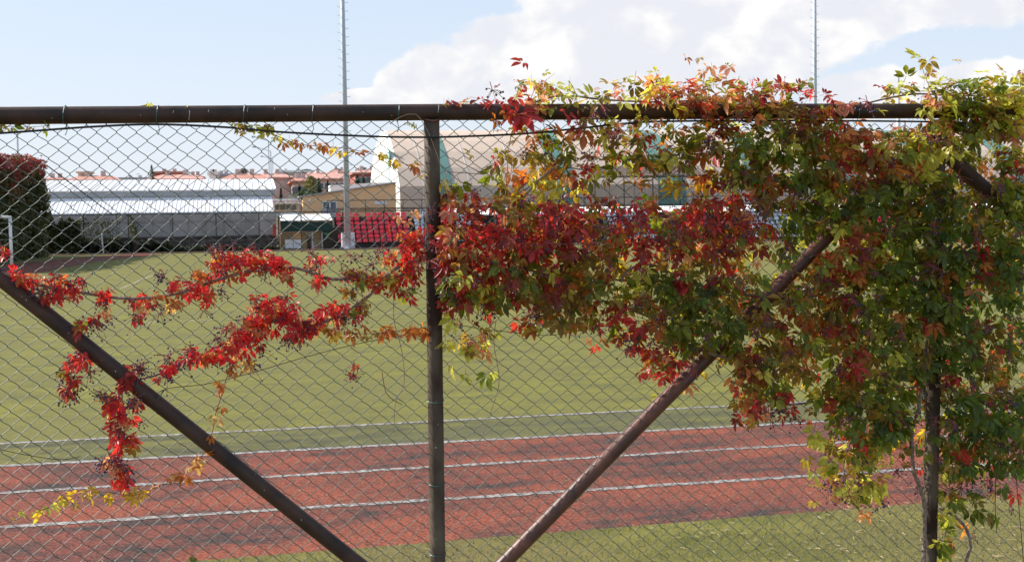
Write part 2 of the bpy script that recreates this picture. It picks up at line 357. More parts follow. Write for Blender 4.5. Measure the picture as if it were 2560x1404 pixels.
# ================================================================== LEFT CREEPER-COVERED NET WALL
def scatter_leaves(centers, size, cols, name, parent, seed=1, kindstuff=True, matl=None, up_bias=0.3):
    g = np.random.default_rng(seed); n = len(centers); c = np.array(centers, float)
    a = g.normal(size=(n, 3)); a /= np.linalg.norm(a, axis=1)[:, None]
    b = g.normal(size=(n, 3)); b -= a*(a*b).sum(1)[:, None]; b /= np.linalg.norm(b, axis=1)[:, None]
    s = size*g.uniform(0.6, 1.4, (n, 1))
    v = np.stack([c-a*s, c+b*s*0.55, c+a*s, c-b*s*0.55], 1).reshape(-1, 3)
    off = np.array(parent.location) if parent is not None else np.zeros(3)
    if parent is not None and parent.parent is not None: off = off + np.array(parent.parent.location)
    v = v-off
    me = bpy.data.meshes.new(name); me.vertices.add(4*n); me.vertices.foreach_set('co', v.ravel().astype(np.float32))
    me.loops.add(4*n); me.loops.foreach_set('vertex_index', np.arange(4*n, dtype=np.int32))
    me.polygons.add(n); me.polygons.foreach_set('loop_start', np.arange(0, 4*n, 4, dtype=np.int32)); me.update(calc_edges=True)
    ca = me.color_attributes.new('Col', 'FLOAT_COLOR', 'POINT'); cc = np.ones((n, 4, 4), np.float32); cc[:, :, :3] = np.array(cols)[:, None, :]
    ca.data.foreach_set('color', cc.ravel()); me.materials.append(matl or M['leaf_far'])
    o = link(name, me, parent)
    if kindstuff: o['kind'] = 'stuff'
    return o

base_far = gnd(118, 640.0)
WX = base_far.x; WY1 = min(base_far.y, 99.0)
WX = at(118, 600, WY1).x-0.75; WTOP = at(104, 396, WY1).z
WY0 = WY1-34
vw = empty('creeper_covered_screen', (WX, WY1, 0), 'tall creeper-grown screen at the left edge behind the goal, green below, red on top', 'screen')
mb = MB()
for k in range(8):
    y = WY1-k*4.8; mb.tube([(WX, y, 0), (WX, y, WTOP*(1-0.0046*(WY1-y)))], 0.06, 6)
mb.tube([(WX, WY0, WTOP*0.844), (WX, WY1, WTOP)], 0.05, 6)
mb.build('frame', M['darksteel'], vw)
g = np.random.default_rng(3); n = 46000
yy = WY1-34*g.random(n)**1.0; zz = WTOP*g.random(n); bulge = 0.55+0.35*np.sin(yy*1.3)+0.5*(1-zz/WTOP)
topn = np.array([noise.noise(Vector((y*0.35, 3.3, 0)))*0.55 for y in yy])
zz = zz*(1+0.05*topn+g.normal(size=n)*0.012)*(1-0.0046*(WY1-yy))
lump = np.array([noise.noise(Vector((a*0.55, b*0.55, 7.7))) for a, b in zip(yy, zz)])
xx = WX+np.clip(g.normal(size=n)*0.26, -0.6, 0.6)+bulge*0.35+lump*0.9-0.1
yy = yy+np.where(yy > WY1-1.5, g.normal(size=n)*0.35+lump*0.8, 0)
cc = np.empty((n, 3))
for i in range(n):
    t = zz[i]/WTOP; q = noise.noise(Vector((yy[i]*0.5, zz[i]*0.5, 1.0)))+0.25*g.normal()
    red = (t+0.25*q) > 0.80
    c = (0.30, 0.065, 0.06) if red else ((0.20, 0.10, 0.05) if (t+0.3*q) > 0.62 and g.random() < 0.5 else (0.085, 0.095, 0.035))
    cc[i] = np.array(c)*g.uniform(0.55, 1.35)
scatter_leaves(np.stack([xx, yy, zz], 1), 0.15, cc, 'foliage', vw, 4)
mb = MB(); mb.box(WX-0.25, WX+0.1, WY0, WY1-0.4, 0, WTOP*0.78); mb.build('stem_mass', M['bark'], vw)
# stay wire running down to the wall
st = MB(); st.tube([at(115, 412, 100), at(283, 538, 103)], 0.05, 5)
tag(st.build('stay_cable', M['darksteel']), 'long dark stay slanting down across the white roofs from the creeper screen', 'stay')

# ================================================================== GOAL
gp = gnd(30, 682); GX, GY = gp.x, gp.y
goal = empty('football_goal', (GX, GY, 0), 'white football goal at the left edge in front of the creeper screen', 'goal')
ztop = at(26, 543, GY).z
for dy in (0.0, -7.32):
    mb = MB(); mb.tube([(GX, GY+dy, 0), (GX, GY+dy, ztop)], 0.075, 10); mb.build('post', M['white'], goal, True)
mb = MB(); mb.tube([(GX, GY+0.06, ztop), (GX, GY-7.38, ztop)], 0.075, 10); mb.build('crossbar', M['white'], goal, True)
for dy in (0.0, -7.32):
    mb = MB(); mb.tube([(GX, GY+dy, ztop), (GX-0.9, GY+dy, ztop-0.05), (GX-2.0, GY+dy, 0.03)], 0.03, 5)
    mb.build('net_support', M['white'], goal)
mb = MB()
for i in range(25):
    y = GY-7.32*i/24; mb.tube([(GX-0.05, y, ztop), (GX-0.9, y, ztop-0.07), (GX-2.0, y, 0.03)], 0.008, 3, cap=False)
for i in range(12):
    t = i/11; p0 = (GX-0.9-1.1*t, (ztop-0.07)*(1-t)+0.02)
    mb.tube([(p0[0], GY, p0[1]), (p0[0], GY-7.32, p0[1])], 0.008, 3, cap=False)
for i in range(1, 10):
    z = ztop*i/10; mb.tube([(GX, GY, z), (GX-2.0*(1-z/ztop)-0.85*(z/ztop), GY, z)], 0.008, 3, cap=False)
o = mb.build('net', M['netm'], goal); o['kind'] = 'stuff'
cf = gnd(259, 635); t_ = empty('corner_flag_pole', (cf.x, cf.y, 0), 'thin pale green corner pole by the far left corner of the pitch', 'corner pole')
mb = MB(); mb.tube([(cf.x, cf.y, 0), (cf.x-0.1, cf.y, 1.65)], 0.05, 6); mb.build('pole', M['galv'], t_)

# ================================================================== FAR FENCE
FY = 105.2
zr = at(690, 531, FY).z
ff = empty('far_fence', (at(690, 625, FY).x, FY, 0), 'dark green post and brace fence along the far side of the pitch', 'fence')
XL, XR = at(60, 540, FY).x, at(2700, 510, FY).x
mb = MB(); mb.tube([(XL, FY, zr), (XR, FY, zr)], 0.045, 6); mb.build('top_rail', M['darksteel'], ff)
mb = MB(); mb.tube([(XL, FY+0.02, zr*0.77), (XR, FY+0.02, zr*0.77)], 0.018, 4); mb.tube([(XL, FY+0.02, 0.9), (XR, FY+0.02, 0.9)], 0.018, 4); mb.build('tension_wire', M['railbrown'], ff)
px0 = at(753, 560, FY).x; sp = at(857, 560, FY).x-px0
k = 0
for i in range(-7, 20):
    x = px0+i*sp
    if x < XL or x > XR: continue
    mb = MB(); mb.tube([(x, FY, 0), (x, FY, zr-0.03)], 0.05, 6); mb.build('post', M['darksteel'], ff)
    if i % 2 == 0:
        for s in (-1, 1):
            mb = MB(); mb.tube([(x+s*0.07, FY, zr-0.08), (x+s*sp*0.62, FY, 1.05 if i < 6 else 0.3)], 0.045, 6); mb.build('brace', M['darksteel'], ff)
# ================================================================== CONCRETE BOUNDARY WALL with stone base
WYY = 108.0
xa, xb = at(60, 560, WYY).x, at(690, 560, WYY).x
zb, zt = at(400, 592, WYY).z, at(400, 533, WYY).z
cw = empty('concrete_wall', ((xa+xb)/2, WYY, 0), 'long grey concrete panel wall on a dark stone base below the white roofs', 'wall')
mb = MB(); mb.box(xa, xb, WYY+0.02, WYY+0.5, 0, zb+0.0); mb.build('backing', M['concrete_d'], cw)
mb = MB(); mb.box(xa, xb, WYY+0.03, WYY+0.4, zb+0.01, zt-0.05); mb.build('wall_core', M['concrete_d'], cw)
zmid = at(400, 553, WYY).z; pw = (xb-xa)/14
for i in range(14):
    for (z0, z1) in ((zb+0.02, zmid-0.012), (zmid+0.012, zt)):
        mb = MB(); mb.box(xa+i*pw+0.012, xa+(i+1)*pw-0.012, WYY-0.02-rnd.random()*0.02, WYY+0.03, z0, z1); mb.build('panel', M['concrete'], cw)
mb = MB(); mb.box(xa, xb, WYY-0.12, WYY+0.02, zb-0.12, zb+0.0); mb.build('ledge', M['concrete_d'], cw)
x = xa+6
rs = random.Random(21); cnt = 0; zrow = 0.05
mbs = MB()
while zrow < zb-0.35:
    hh = rs.uniform(0.28, 0.42); x = xa
    while x < xb:
        w = rs.uniform(0.35, 0.8)
        mbs.box(x+0.02, x+w-0.02, WYY-0.06-rs.random()*0.07, WYY+0.02, zrow, min(zrow+hh-0.03, zb-0.14)); x += w
    zrow += hh
o = mbs.build('stone', M['concrete_d'], cw); o['kind'] = 'stuff'

# ================================================================== WHITE-ROOFED BUILDING
RY1, RY2, RY3 = 109.5, 114.0, 124.0
wb = empty('white_roofed_building', (at(400, 560, RY1).x, RY1, 0), 'long low building with two tiers of bright white ribbed metal roof', 'building')
xL, xR = at(40, 500, RY1).x, at(683, 500, RY1).x
ze1, zt1 = at(683, 527, RY1).z, at(660, 489, RY2).z
ze2 = at(660, 472.5, RY2-0.6).z; zt2 = at(660, 447, RY3).z
xR2 = at(690, 460, RY2).x
def slope(name, x0, x1, y0, z0, y1, z1, th, m):
    mb = MB(); mb.add([(x0,y0,z0),(x1,y0,z0),(x1,y1,z1),(x0,y1,z1),(x0,y0,z0-th),(x1,y0,z0-th),(x1,y1,z1-th),(x0,y1,z1-th)],
        [(0,1,2,3),(7,6,5,4),(4,5,1,0),(5,6,2,1),(6,7,3,2),(7,4,0,3)]); return mb.build(name, m, wb)
slope('lower_roof', xL, xR, RY1, ze1, RY2, zt1, 0.08, M['white_roof'])
slope('upper_roof', xL, xR2, RY2-0.6, ze2, RY3, zt2, 0.08, M['white_roof'])
def rib(x, y0, z0, y1, z1, w, h, name):
    mb = MB(); mb.add([(x-w,y0,z0),(x+w,y0,z0),(x+w,y1,z1),(x-w,y1,z1),(x-w*0.6,y0,z0+h),(x+w*0.6,y0,z0+h),(x+w*0.6,y1,z1+h),(x-w*0.6,y1,z1+h)],
        [(4,5,6,7),(0,1,5,4),(1,2,6,5),(2,3,7,6),(3,0,4,7)]); return mb
n_l = int((xR-xL)/0.36)
for i in range(n_l):
    x = xL+0.1+i*0.36
    if i >= n_l-295: rib(x, RY1-0.02, ze1+0.005, RY2, zt1+0.005, 0.05, 0.04, 'rib').build('rib', M['white_rib' if i % 1 else 'white_roof'], wb)
n_u = int((xR2-xL)/0.60)
for i in range(n_u+1):
    x = min(xL+i*0.60, xR2-0.03); rib(x, RY2-0.62, ze2+0.005, RY3, zt2+0.005, 0.025, 0.05, 'seam').build('seam', M['white_rib'], wb)
mb = MB(); mb.box(xL, xR+0.3, RY2-0.25, RY2+0.1, zt1+0.02, ze2-0.09); mb.build('upper_fascia', M['fascia'], wb)
mb = MB(); mb.box(xL, xR, RY1+0.1, RY1+0.3, at(683, 538, RY1).z, ze1-0.1); mb.build('lower_fascia', M['fascia'], wb)
mb = MB(); mb.box(xL, xR-0.1, RY1+0.31, RY3-0.5, 0, ze1-0.12); mb.build('wall', M['pinkwall'], wb)
mb = MB(); mb.box(xR-0.16, xR+0.02, RY1+0.02, RY1+0.3, 1.2, ze1-0.1); mb.build('corner_post', M['galv'], wb)
rb = MB(); q = prect(682, 561, 690, 590, 106.4); rb.box(q[0], q[1], 106.4, 106.5, q[2], q[3])
tag(rb.build('red_banner', M['red']), 'narrow red banner hanging at the right end of the concrete wall', 'banner')

# ================================================================== FILLING STATION SIGN AND CANOPY
def text_obj(name, s, x0, x1, zc, y, m, parent, height):
    cu = bpy.data.curves.new('letters', 'FONT'); cu.body = s; cu.size = 1.0; cu.extrude = 0.02; cu.align_x = 'LEFT'; cu.resolution_u = 3
    tmp = bpy.data.objects.new('letters', cu); COL.objects.link(tmp); bpy.context.view_layer.update()
    me = bpy.data.meshes.new_from_object(tmp.evaluated_get(bpy.context.evaluated_depsgraph_get())); bpy.data.objects.remove(tmp)
    vs = np.array([v.co[:] for v in me.vertices]); mn, mx_ = vs.min(0), vs.max(0)
    sx = (x1-x0)/(mx_[0]-mn[0]); sz = height/(mx_[1]-mn[1]); off = Vector(parent.location) if parent else Vector((0, 0, 0))
    for v in me.vertices:
        a, b, c = v.co; v.co = (x0+(a-mn[0])*sx-off.x, y-0.02-c-off.y, zc+(b-(mn[1]+mx_[1])/2)*sz-off.z)
    me.materials.clear(); me.materials.append(m); return link(name, me, parent)
SY = 150.0
sx0, sx1, sz0, sz1 = prect(683, 497, 746, 508.5, SY)
gs = empty('filling_station', ((sx0+sx1)/2, SY, 0), 'filling station with red-lettered white sign between white roofs and orange building', 'station')
chw = (sx1-sx0)/13.0
mb = MB(); mb.box(sx0-4*chw, sx1+4.5*chw, SY, SY+6, sz0, sz1); mb.build('sign_board', M['white'], gs)
text_obj('sign_lettering', 'AKARYAKIT İSTASYONU', sx0-3*chw+0.05, sx1+3.0*chw, (sz0+sz1)/2, SY, M['red'], gs, (sz1-sz0)*0.62)
mb = MB(); q = prect(686, 509, 745, 530, SY+4); mb.box(q[0], q[1]+3, SY+4, SY+8, 0, q[3]); mb.build('shop_wall', M['pinkwall'], gs)
for (a, b) in ((688, 697), (701, 712), (716, 727), (731, 741)):
    q = prect(a, 513, b, 524, SY+3.9); mb = MB(); mb.box(q[0], q[1], SY+3.9, SY+3.99, q[2], q[3]); mb.build('window', M['winfar'], gs)

# ================================================================== ORANGE BUILDING
OY = 114.0
ob = empty('orange_building', (at(870, 540, OY).x, OY, 0), 'ochre orange building with sloping roofline and white window left of the big hall', 'building')
xl, xr = at(757, 500, OY).x, at(990, 500, OY).x; zl, zrr = at(757, 492, OY).z, at(990, 457.5, OY).z
mb = MB(); mb.prism([(xl, 0), (xr, 0), (xr, zrr), (xl, zl)], OY, OY+8); mb.build('wall', M['orange'], ob)
mb = MB(); mb.prism([(xl-0.35, zl-0.03), (xl-0.35, zl+0.07), (xr+0.1, zrr+0.12), (xr+0.1, zrr+0.02)], OY-0.25, OY+8.3); mb.build('roof', M['fascia'], ob)
q = prect(806, 503, 842, 524, OY); fr = MB()
for a in ((q[0], q[1], q[2], q[2]+0.08), (q[0], q[1], q[3]-0.08, q[3]), (q[0], q[0]+0.08, q[2]+0.08, q[3]-0.08), (q[1]-0.08, q[1], q[2]+0.08, q[3]-0.08)):
    fr.box(a[0], a[1], OY-0.10, OY-0.01, a[2], a[3])
xm = q[0]+(q[1]-q[0])*0.52; fr.box(xm-0.07, xm+0.07, OY-0.09, OY-0.01, q[2]+0.08, q[3]-0.08)
wf = fr.build('window', M['white'], ob)
for a, b in ((q[0]+0.08, xm-0.07), (xm+0.07, q[1]-0.08)):
    mb = MB(); mb.box(a, b, OY-0.05, OY-0.02, q[2]+0.08, q[3]-0.08); mb.build('pane', M['glass'], wf)
q = prect(806, 525, 843, 545, OY); mb = MB(); mb.box(q[0], q[1], OY-0.07, OY-0.01, q[2], q[3]); mb.build('panel_below_window', M['fascia'], ob)
q = prect(771, 497, 776, 504, OY); mb = MB(); mb.box(q[0], q[1], OY-0.25, OY-0.01, q[2], q[3]); mb.build('lamp_box', M['white'], ob)
q = prect(936, 503, 969, 511, OY); mb = MB(); mb.box(q[0], q[1], OY-0.06, OY-0.01, q[2], q[3]); mb.build('name_plate', M['white'], ob)
q = prect(742, 496, 752, 528, OY+3); mb = MB(); mb.box(xl-0.06, xl-0.01, OY+2, OY+6, q[2], q[3]); mb.build('side_window', M['glass'], ob)
# white lean-to behind it and grey strip
q = prect(848, 463, 912, 475, OY+14); mb = MB()
mb.prism([(q[0]-1, 0), (q[1]+3, 0), (q[1]+3, q[3]+0.3), (q[0]-1, q[3])], OY+13, OY+16)
tag(mb.build('white_shed', M['white']), 'low white shed roof just above the orange building', 'shed')
# ================================================================== KIOSK
KY = 107.0
kk = empty('kiosk', (at(765, 600, KY).x, KY, 0), 'small tan kiosk with a dark green awning and white corrugated roof beside the red seats', 'kiosk')
q = prect(702, 546, 832, 553, KY-0.6); mb = MB()
nn = 44
for i in range(nn):
    x0 = q[0]+(q[1]-q[0])*i/nn; x1 = q[0]+(q[1]-q[0])*(i+1)/nn; xm = (x0+x1)/2; z0, z1 = q[2]+0.02, q[3]+0.1
    mb.add([(x0, KY-0.6, z0), (xm, KY-0.6, z0+0.09), (x1, KY-0.6, z0), (x0, KY+3, z1+0.25), (xm, KY+3, z1+0.34), (x1, KY+3, z1+0.25)], [(0, 1, 4, 3), (1, 2, 5, 4)])
mb.build('corrugated_roof', M['white_roof'], kk)
q = prect(703, 554, 832, 578, KY-0.5); mb = MB(); mb.box(q[0], q[1], KY-0.5, KY-0.42, q[2], q[3]); mb.build('awning', M['awning'], kk)
q = prect(722, 577.5, 775, 581, KY-0.5); mb = MB()
for i in range(16):
    x0 = q[0]+(q[1]-q[0])*i/16; mb.add([(x0, KY-0.5, q[3]), (x0+0.1, KY-0.5, q[3]), (x0+0.05, KY-0.5, q[2]+0.02)], [(0, 2, 1)])
mb.build('awning_fringe', M['cream'], kk)
q = prect(700, 580, 812, 622, KY+1.5); mb = MB(); mb.box(q[0], q[1], KY+1.5, KY+3, 0, q[3]+0.6); mb.build('back_wall', M['tan'], kk)
for (a, b, c, d, nm, mm, yy_) in ((733, 582, 753, 597, 'poster', 'orange', 1.42), (764, 581, 777, 592, 'notice_board', 'cream', 1.42), (768, 592, 777, 622, 'door', 'brownd', 1.42), (812, 581, 822, 591, 'green_sign', 'greenled', 0.9)):
    q = prect(a, b, c, d, KY+yy_); mb = MB(); mb.box(q[0], q[1], KY+yy_, KY+yy_+0.06, max(q[2], 0.01), q[3]); mb.build(nm, M[mm], kk)
q = prect(806, 580, 830, 624, KY+1); mb = MB(); mb.box(q[0], q[1]+1, KY+1.2, KY+3, 0, q[3]+0.4); mb.build('recess_shade_block', M['brownd'], kk)  # solid dark block; the shade of the recess is its colour
for px in (700, 781, 805):
    q = prect(px-1.2, 554, px+1.2, 622, KY-0.3); mb = MB(); mb.box(q[0], q[1], KY-0.35, KY-0.27, 0, q[3]+0.2); mb.build('post', M['galv' if px != 700 else 'orange'], kk)
def cabinet(x0, y0, x1, y1, Yd, lab, group=None, nm='cabinet'):
    q = prect(x0, y0, x1, y1, Yd); c = empty(nm, ((q[0]+q[1])/2, Yd, 0), lab, nm.replace('_', ' '), group)
    mb = MB(); mb.box(q[0], q[1], Yd, Yd+0.6, 0.08, q[3]); mb.build('body', M['white'], c)
    mb = MB(); mb.box(q[0]+0.04, q[1]-0.04, Yd+0.03, Yd+0.5, 0.0, 0.08); mb.build('plinth', M['step'], c)
    n_ = 2 if (x1-x0) > 16 else 1
    for i in range(n_):
        a = q[0]+(q[1]-q[0])*i/n_+0.03; b = q[0]+(q[1]-q[0])*(i+1)/n_-0.03
        mb = MB(); mb.box(a, b, Yd-0.03, Yd-0.003, 0.14, q[3]-0.06); d = mb.build('door', M['white'], c)
        mb = MB(); mb.box(b-0.12, b-0.08, Yd-0.06, Yd-0.032, q[3]*0.5, q[3]*0.65); mb.build('handle', M['step'], d)
    return c
cabinet(713, 598, 733, 624, KY-0.1, 'white cabinet at the left under the green awning of the kiosk', 'cabinets by the far touchline')
cabinet(734, 599, 754, 624, KY-0.1, 'white cabinet right beside the kiosk post under the green awning', 'cabinets by the far touchline')
cabinet(855, 582, 864, 624, 104.2, 'narrow white electrical cabinet left of the tall mast foot', 'cabinets by the far touchline', 'electrical_cabinet')
cabinet(875, 581, 887, 622, 104.4, 'white electrical cabinet right of the tall mast foot before red seats', 'cabinets by the far touchline', 'electrical_cabinet')
q = prect(690, 531, 746, 541, 112); mb = MB(); mb.prism([(q[0], q[2]), (q[1], q[2]+0.1), (q[1], q[3]), (q[0], q[3]-0.1)], 111, 114)
mb2 = MB(); mb2.box(q[0]+0.2, q[1]-0.1, 111.4, 113.6, 0, q[2]-0.02)
sh = empty('grey_canopy_hut', ((q[0]+q[1])/2, 112, 0), 'small hut with a flat pale grey canopy behind the kiosk', 'hut')
mb.build('roof', M['white'], sh); mb2.build('wall', M['awning'], sh)

# ================================================================== GRANDSTAND BLOCKS
def seat_mesh(name, m):
    v = []; f = []
    # backrest: curved, rounded top corners; pan in front
    prof = [(-0.20, 0.0), (-0.225, 0.16), (-0.21, 0.30), (-0.13, 0.37), (0.13, 0.37), (0.21, 0.30), (0.225, 0.16), (0.20, 0.0)]
    for (x, z) in prof: v.append((x, 0.02+0.14*z-0.25*(abs(x)**2), z+0.02))
    for (x, z) in prof: v.append((x, 0.06+0.14*z-0.25*(abs(x)**2), z+0.02))
    n = len(prof); f.append(tuple(range(n))); f.append(tuple(range(2*n-1, n-1, -1)))
    for i in range(n-1): f.append((i, i+n, i+1+n, i+1))
    b = len(v)
    v += [(-0.2, 0.03, 0.02), (0.2, 0.03, 0.02), (0.215, -0.38, 0.035), (-0.215, -0.38, 0.035), (-0.18, 0.0, -0.01), (0.18, 0.0, -0.01), (0.2, -0.39, 0.0), (-0.2, -0.39, 0.0)]
    f += [(b, b+3, b+2, b+1), (b+4, b+5, b+6, b+7), (b+3, b+7, b+6, b+2), (b, b+4, b+7, b+3), (b+1, b+2, b+6, b+5)]
    me = bpy.data.meshes.new(name); me.from_pydata([(x*1.0, y, z*0.84) for x, y, z in v], [], f); me.materials.append(m); return me
ME_R, ME_W = seat_mesh('red_seat', M['red_seat']), seat_mesh('white_seat', M['white_seat'])
def stand(xpx, cols, me, label, ytop=535, ybot=604, rows=7, skip=()):
    Y0 = 107.5; x0 = at(xpx, ybot, Y0).x; z0 = at(xpx, ybot, Y0).z; dY = 0.42
    z1 = at(xpx, ytop+9, Y0+dY*(rows-1)).z; dz = (z1-z0)/(rows-1); pitch = 0.545
    e = empty('grandstand', (x0+cols*pitch/2, Y0, 0), label, 'grandstand', 'grandstand blocks along the far side')
    for r in range(rows):
        yb, zb_ = Y0+r*dY, z0+r*dz
        mb = MB(); mb.box(x0-0.3, x0+cols*pitch, yb+0.07, yb+dY+0.068, max(0.02, zb_-1.2), zb_-0.06 ); mb.build('step', M['step'], e)
        for c in range(cols):
            if (r, c) in skip: continue
            o = link('seat', me, e); o.location = Vector((x0+c*pitch, yb, zb_))-e.location
            o.rotation_euler = (0, 0, rnd.uniform(-0.03, 0.03)); o.scale = (1, 1, rnd.uniform(0.95, 1.04))
    for s_ in (x0-0.34, x0+cols*pitch+0.04):
        mb = MB()
        for r in range(rows): mb.box(s_-0.04, s_+0.04, Y0+r*dY-0.2, Y0+r*dY+0.1, 0, z0+r*dz-0.1)
        mb.build('support', M['darksteel'], e)
stand(852, 12, ME_R, 'block of red plastic seats right beside the tall mast', 532, 606, skip=((6, 4), (5, 4)))
stand(1050, 10, ME_W, 'block of white seats partly behind the brown fence post', 534, 603)
stand(1262, 11, ME_R, 'block of red seats behind the densest red creeper, right of the post', 525, 600)
stand(1540, 8, ME_W, 'narrow block of white seats left of the small red block seen through creeper', 521, 596)
stand(1712, 6, ME_R, 'narrow block of red seats seen through the red creeper', 520, 595)
stand(1895, 12, ME_W, 'block of white seats seen through a gap in the green creeper', 520, 592)
stand(2160, 9, ME_R, 'block of red seats hidden almost wholly by green creeper', 516, 590)
stand(2345, 9, ME_W, 'block of white seats at the far right behind the vine-clad post', 512, 588)
# guard railing on the walkway behind the seats
gy = 111.5
gr = empty('guard_railing', (at(900, 520, gy).x, gy, 0), 'dark brown guard railing behind the rows of seats', 'railing')
z0, z1 = at(950, 520, gy).z, at(950, 500, gy).z; xA, xB = at(818, 510, gy).x, at(2500, 500, gy).x
for z, nm in ((z1, 'top_rail'), (z0, 'bottom_rail'), (z0-0.12, 'bottom_rail')):
    mb = MB(); mb.tube([(xA, gy, z), (xB, gy, z)], 0.04, 5); mb.build(nm, M['railbrown'], gr)
x = xA; 
while x < xB:
    mb = MB(); mb.tube([(x, gy, z0-1.0), (x, gy, z1)], 0.035, 5); mb.build('post', M['railbrown'], gr); x += 1.75
x = at(1400, 490, gy).x
while x < at(1880, 490, gy).x:
    mb = MB(); mb.tube([(x, gy+0.05, z0), (x, gy+0.05, z1+2.1)], 0.035, 5); mb.build('tall_post', M['railbrown'], gr); x += 2.5
q0, q1 = at(1060, 525, 113).x, at(2500, 515, 113).x; zc0, zc1 = at(1500, 532, 113).z, at(1500, 517, 113).z
cn = empty('low_canopy', ((q0+q1)/2, 113, 0), 'long low cream corrugated canopy behind the seats', 'canopy')
mb = MB(); n_ = 260
for i in range(n_):
    x0 = q0+(q1-q0)*i/n_; x1 = q0+(q1-q0)*(i+1)/n_; xm = (x0+x1)/2
    mb.add([(x0, 113, zc0), (xm, 113, zc0+0.08), (x1, 113, zc0), (x0, 116, zc1), (xm, 116, zc1+0.08), (x1, 116, zc1)], [(0, 1, 4, 3), (1, 2, 5, 4)])
mb.build('corrugated_roof', M['white_roof'], cn)
mb = MB(); mb.box(q0, q1, 114, 115.8, 0, zc0-0.1); mb.build('wall', M['step'], cn)  # dark box for the openings below; their shade is in its colour

# ================================================================== BIG HALL
HY = 124.0
def hp(py, Yd): return (Yd, at(1300, py, Yd).z)
prof = [(HY, 0.0), (HY+0.2, 2.0), hp(463, HY+0.7), hp(418, HY+2.6), hp(378, HY+5.0), hp(352, HY+7.4), hp(334, HY+10.0), hp(326, HY+12.6)]
cyh = HY+12.6+1.4; zc_ = prof[-1][1]
prof += [(2*cyh-y, z) for y, z in prof[::-1]]
def ring(x, s): return [(x, cyh+(y-cyh)*s, z*(0.35+0.65*s) if s < 1 else z) for y, z in prof]
hx0 = at(1003, 515, HY).x; hx1 = at(2900, 500, HY).x
hall = empty('sports_hall', ((hx0+hx1)/2, HY, 0), 'huge pale beige barrel-vaulted fabric hall with teal stripes behind the seats', 'sports hall')
def loft(name, rings, m, closed=False, smooth=False):
    mb = MB(); n = len(rings[0])
    for r_ in rings: mb.v += r_
    for i in range(len(rings)-1):
        for j in range(n-1): mb.f.append((i*n+j, (i+1)*n+j, (i+1)*n+j+1, i*n+j+1)); mb.mi.append(0)
    if closed: mb.f.append(tuple(range(n))); mb.mi.append(0)
    return mb.build(name, m, hall, smooth)
loft('vault', [ring(hx0, 1.0), ring(hx1, 1.0)], M['fabric'])
endrings = [ring(hx0-0.55, 0.90), ring(hx0-0.35, 0.965), ring(hx0-0.02, 1.0)]
loft('end_wall', endrings, M['hallwhite'], True)
def stripe(xa_, xb_, m, name='stripe'):
    a = [(x, y-0.05 if y < cyh else y+0.05, z+0.04) for x, y, z in ring(xa_, 1.0)]; b = [(xb_, y, z) for _, y, z in a]
    a = [(xa_, y, z) for _, y, z in a]; loft(name, [a, b], m)
for (p0, p1) in ((1098, 1136), (1388, 1445), (1652, 1720), (1885, 1940), (2120, 2175), (2330, 2380), (2540, 2590)):
    stripe(at(p0, 515, HY).x, at(p1, 515, HY).x, M['teal'])
e0 = ring(hx0-3.45, 0.60)
mb = MB(); ys = cyh-12; mb.box(hx0-0.62, hx0-0.56, HY+4.5, HY+6.3, 0, zc_*0.80); mb.build('end_stripe', M['mint'], hall)
xs_h = hx0+2.4
while xs_h < hx1:
    stripe(xs_h, xs_h+0.07, M['hallwhite'], 'fabric_seam'); xs_h += 4.9
# pergola with a brown tiled roof
PY = 118.0
pg = empty('pergola', (at(1590, 500, PY).x, PY, 0), 'open shelter with a dark brown tiled roof in front of the hall', 'shelter')
q = prect(1478, 413, 1760, 438, PY)
rows_ = 6
for r_ in range(rows_):
    mb = MB(); za = q[2]+(q[3]-q[2])*r_/rows_; zb_ = q[2]+(q[3]-q[2])*(r_+1)/rows_; y0 = PY+r_*0.5
    n_ = 60
    for i in range(n_):
        x0 = q[0]+(q[1]-q[0])*i/n_; x1 = q[0]+(q[1]-q[0])*(i+1)/n_; xm = (x0+x1)/2
        mb.add([(x0, y0, za), (xm, y0-0.02, za+0.09), (x1, y0, za), (x0, y0+0.6, zb_+0.03), (xm, y0+0.6, zb_+0.12), (x1, y0+0.6, zb_+0.03), (x0, y0+0.05, za-0.09), (x1, y0+0.05, za-0.09)],
               [(0, 1, 4, 3), (1, 2, 5, 4), (0, 6, 7, 2)])
    mb.build('tile_course', M['tile'], pg)
for px in (1487, 1560, 1632, 1700, 1752):
    x = at(px, 450, PY+0.4).x; mb = MB(); mb.tube([(x, PY+0.4, 0), (x, PY+0.4, q[2]-0.05)], 0.06, 6); mb.build('post', M['railbrown'], pg)
mb = MB(); mb.box(q[0]+0.1, q[1]-0.1, PY+0.3, PY+0.45, q[2]-0.22, q[2]-0.1); mb.build('beam', M['railbrown'], pg)

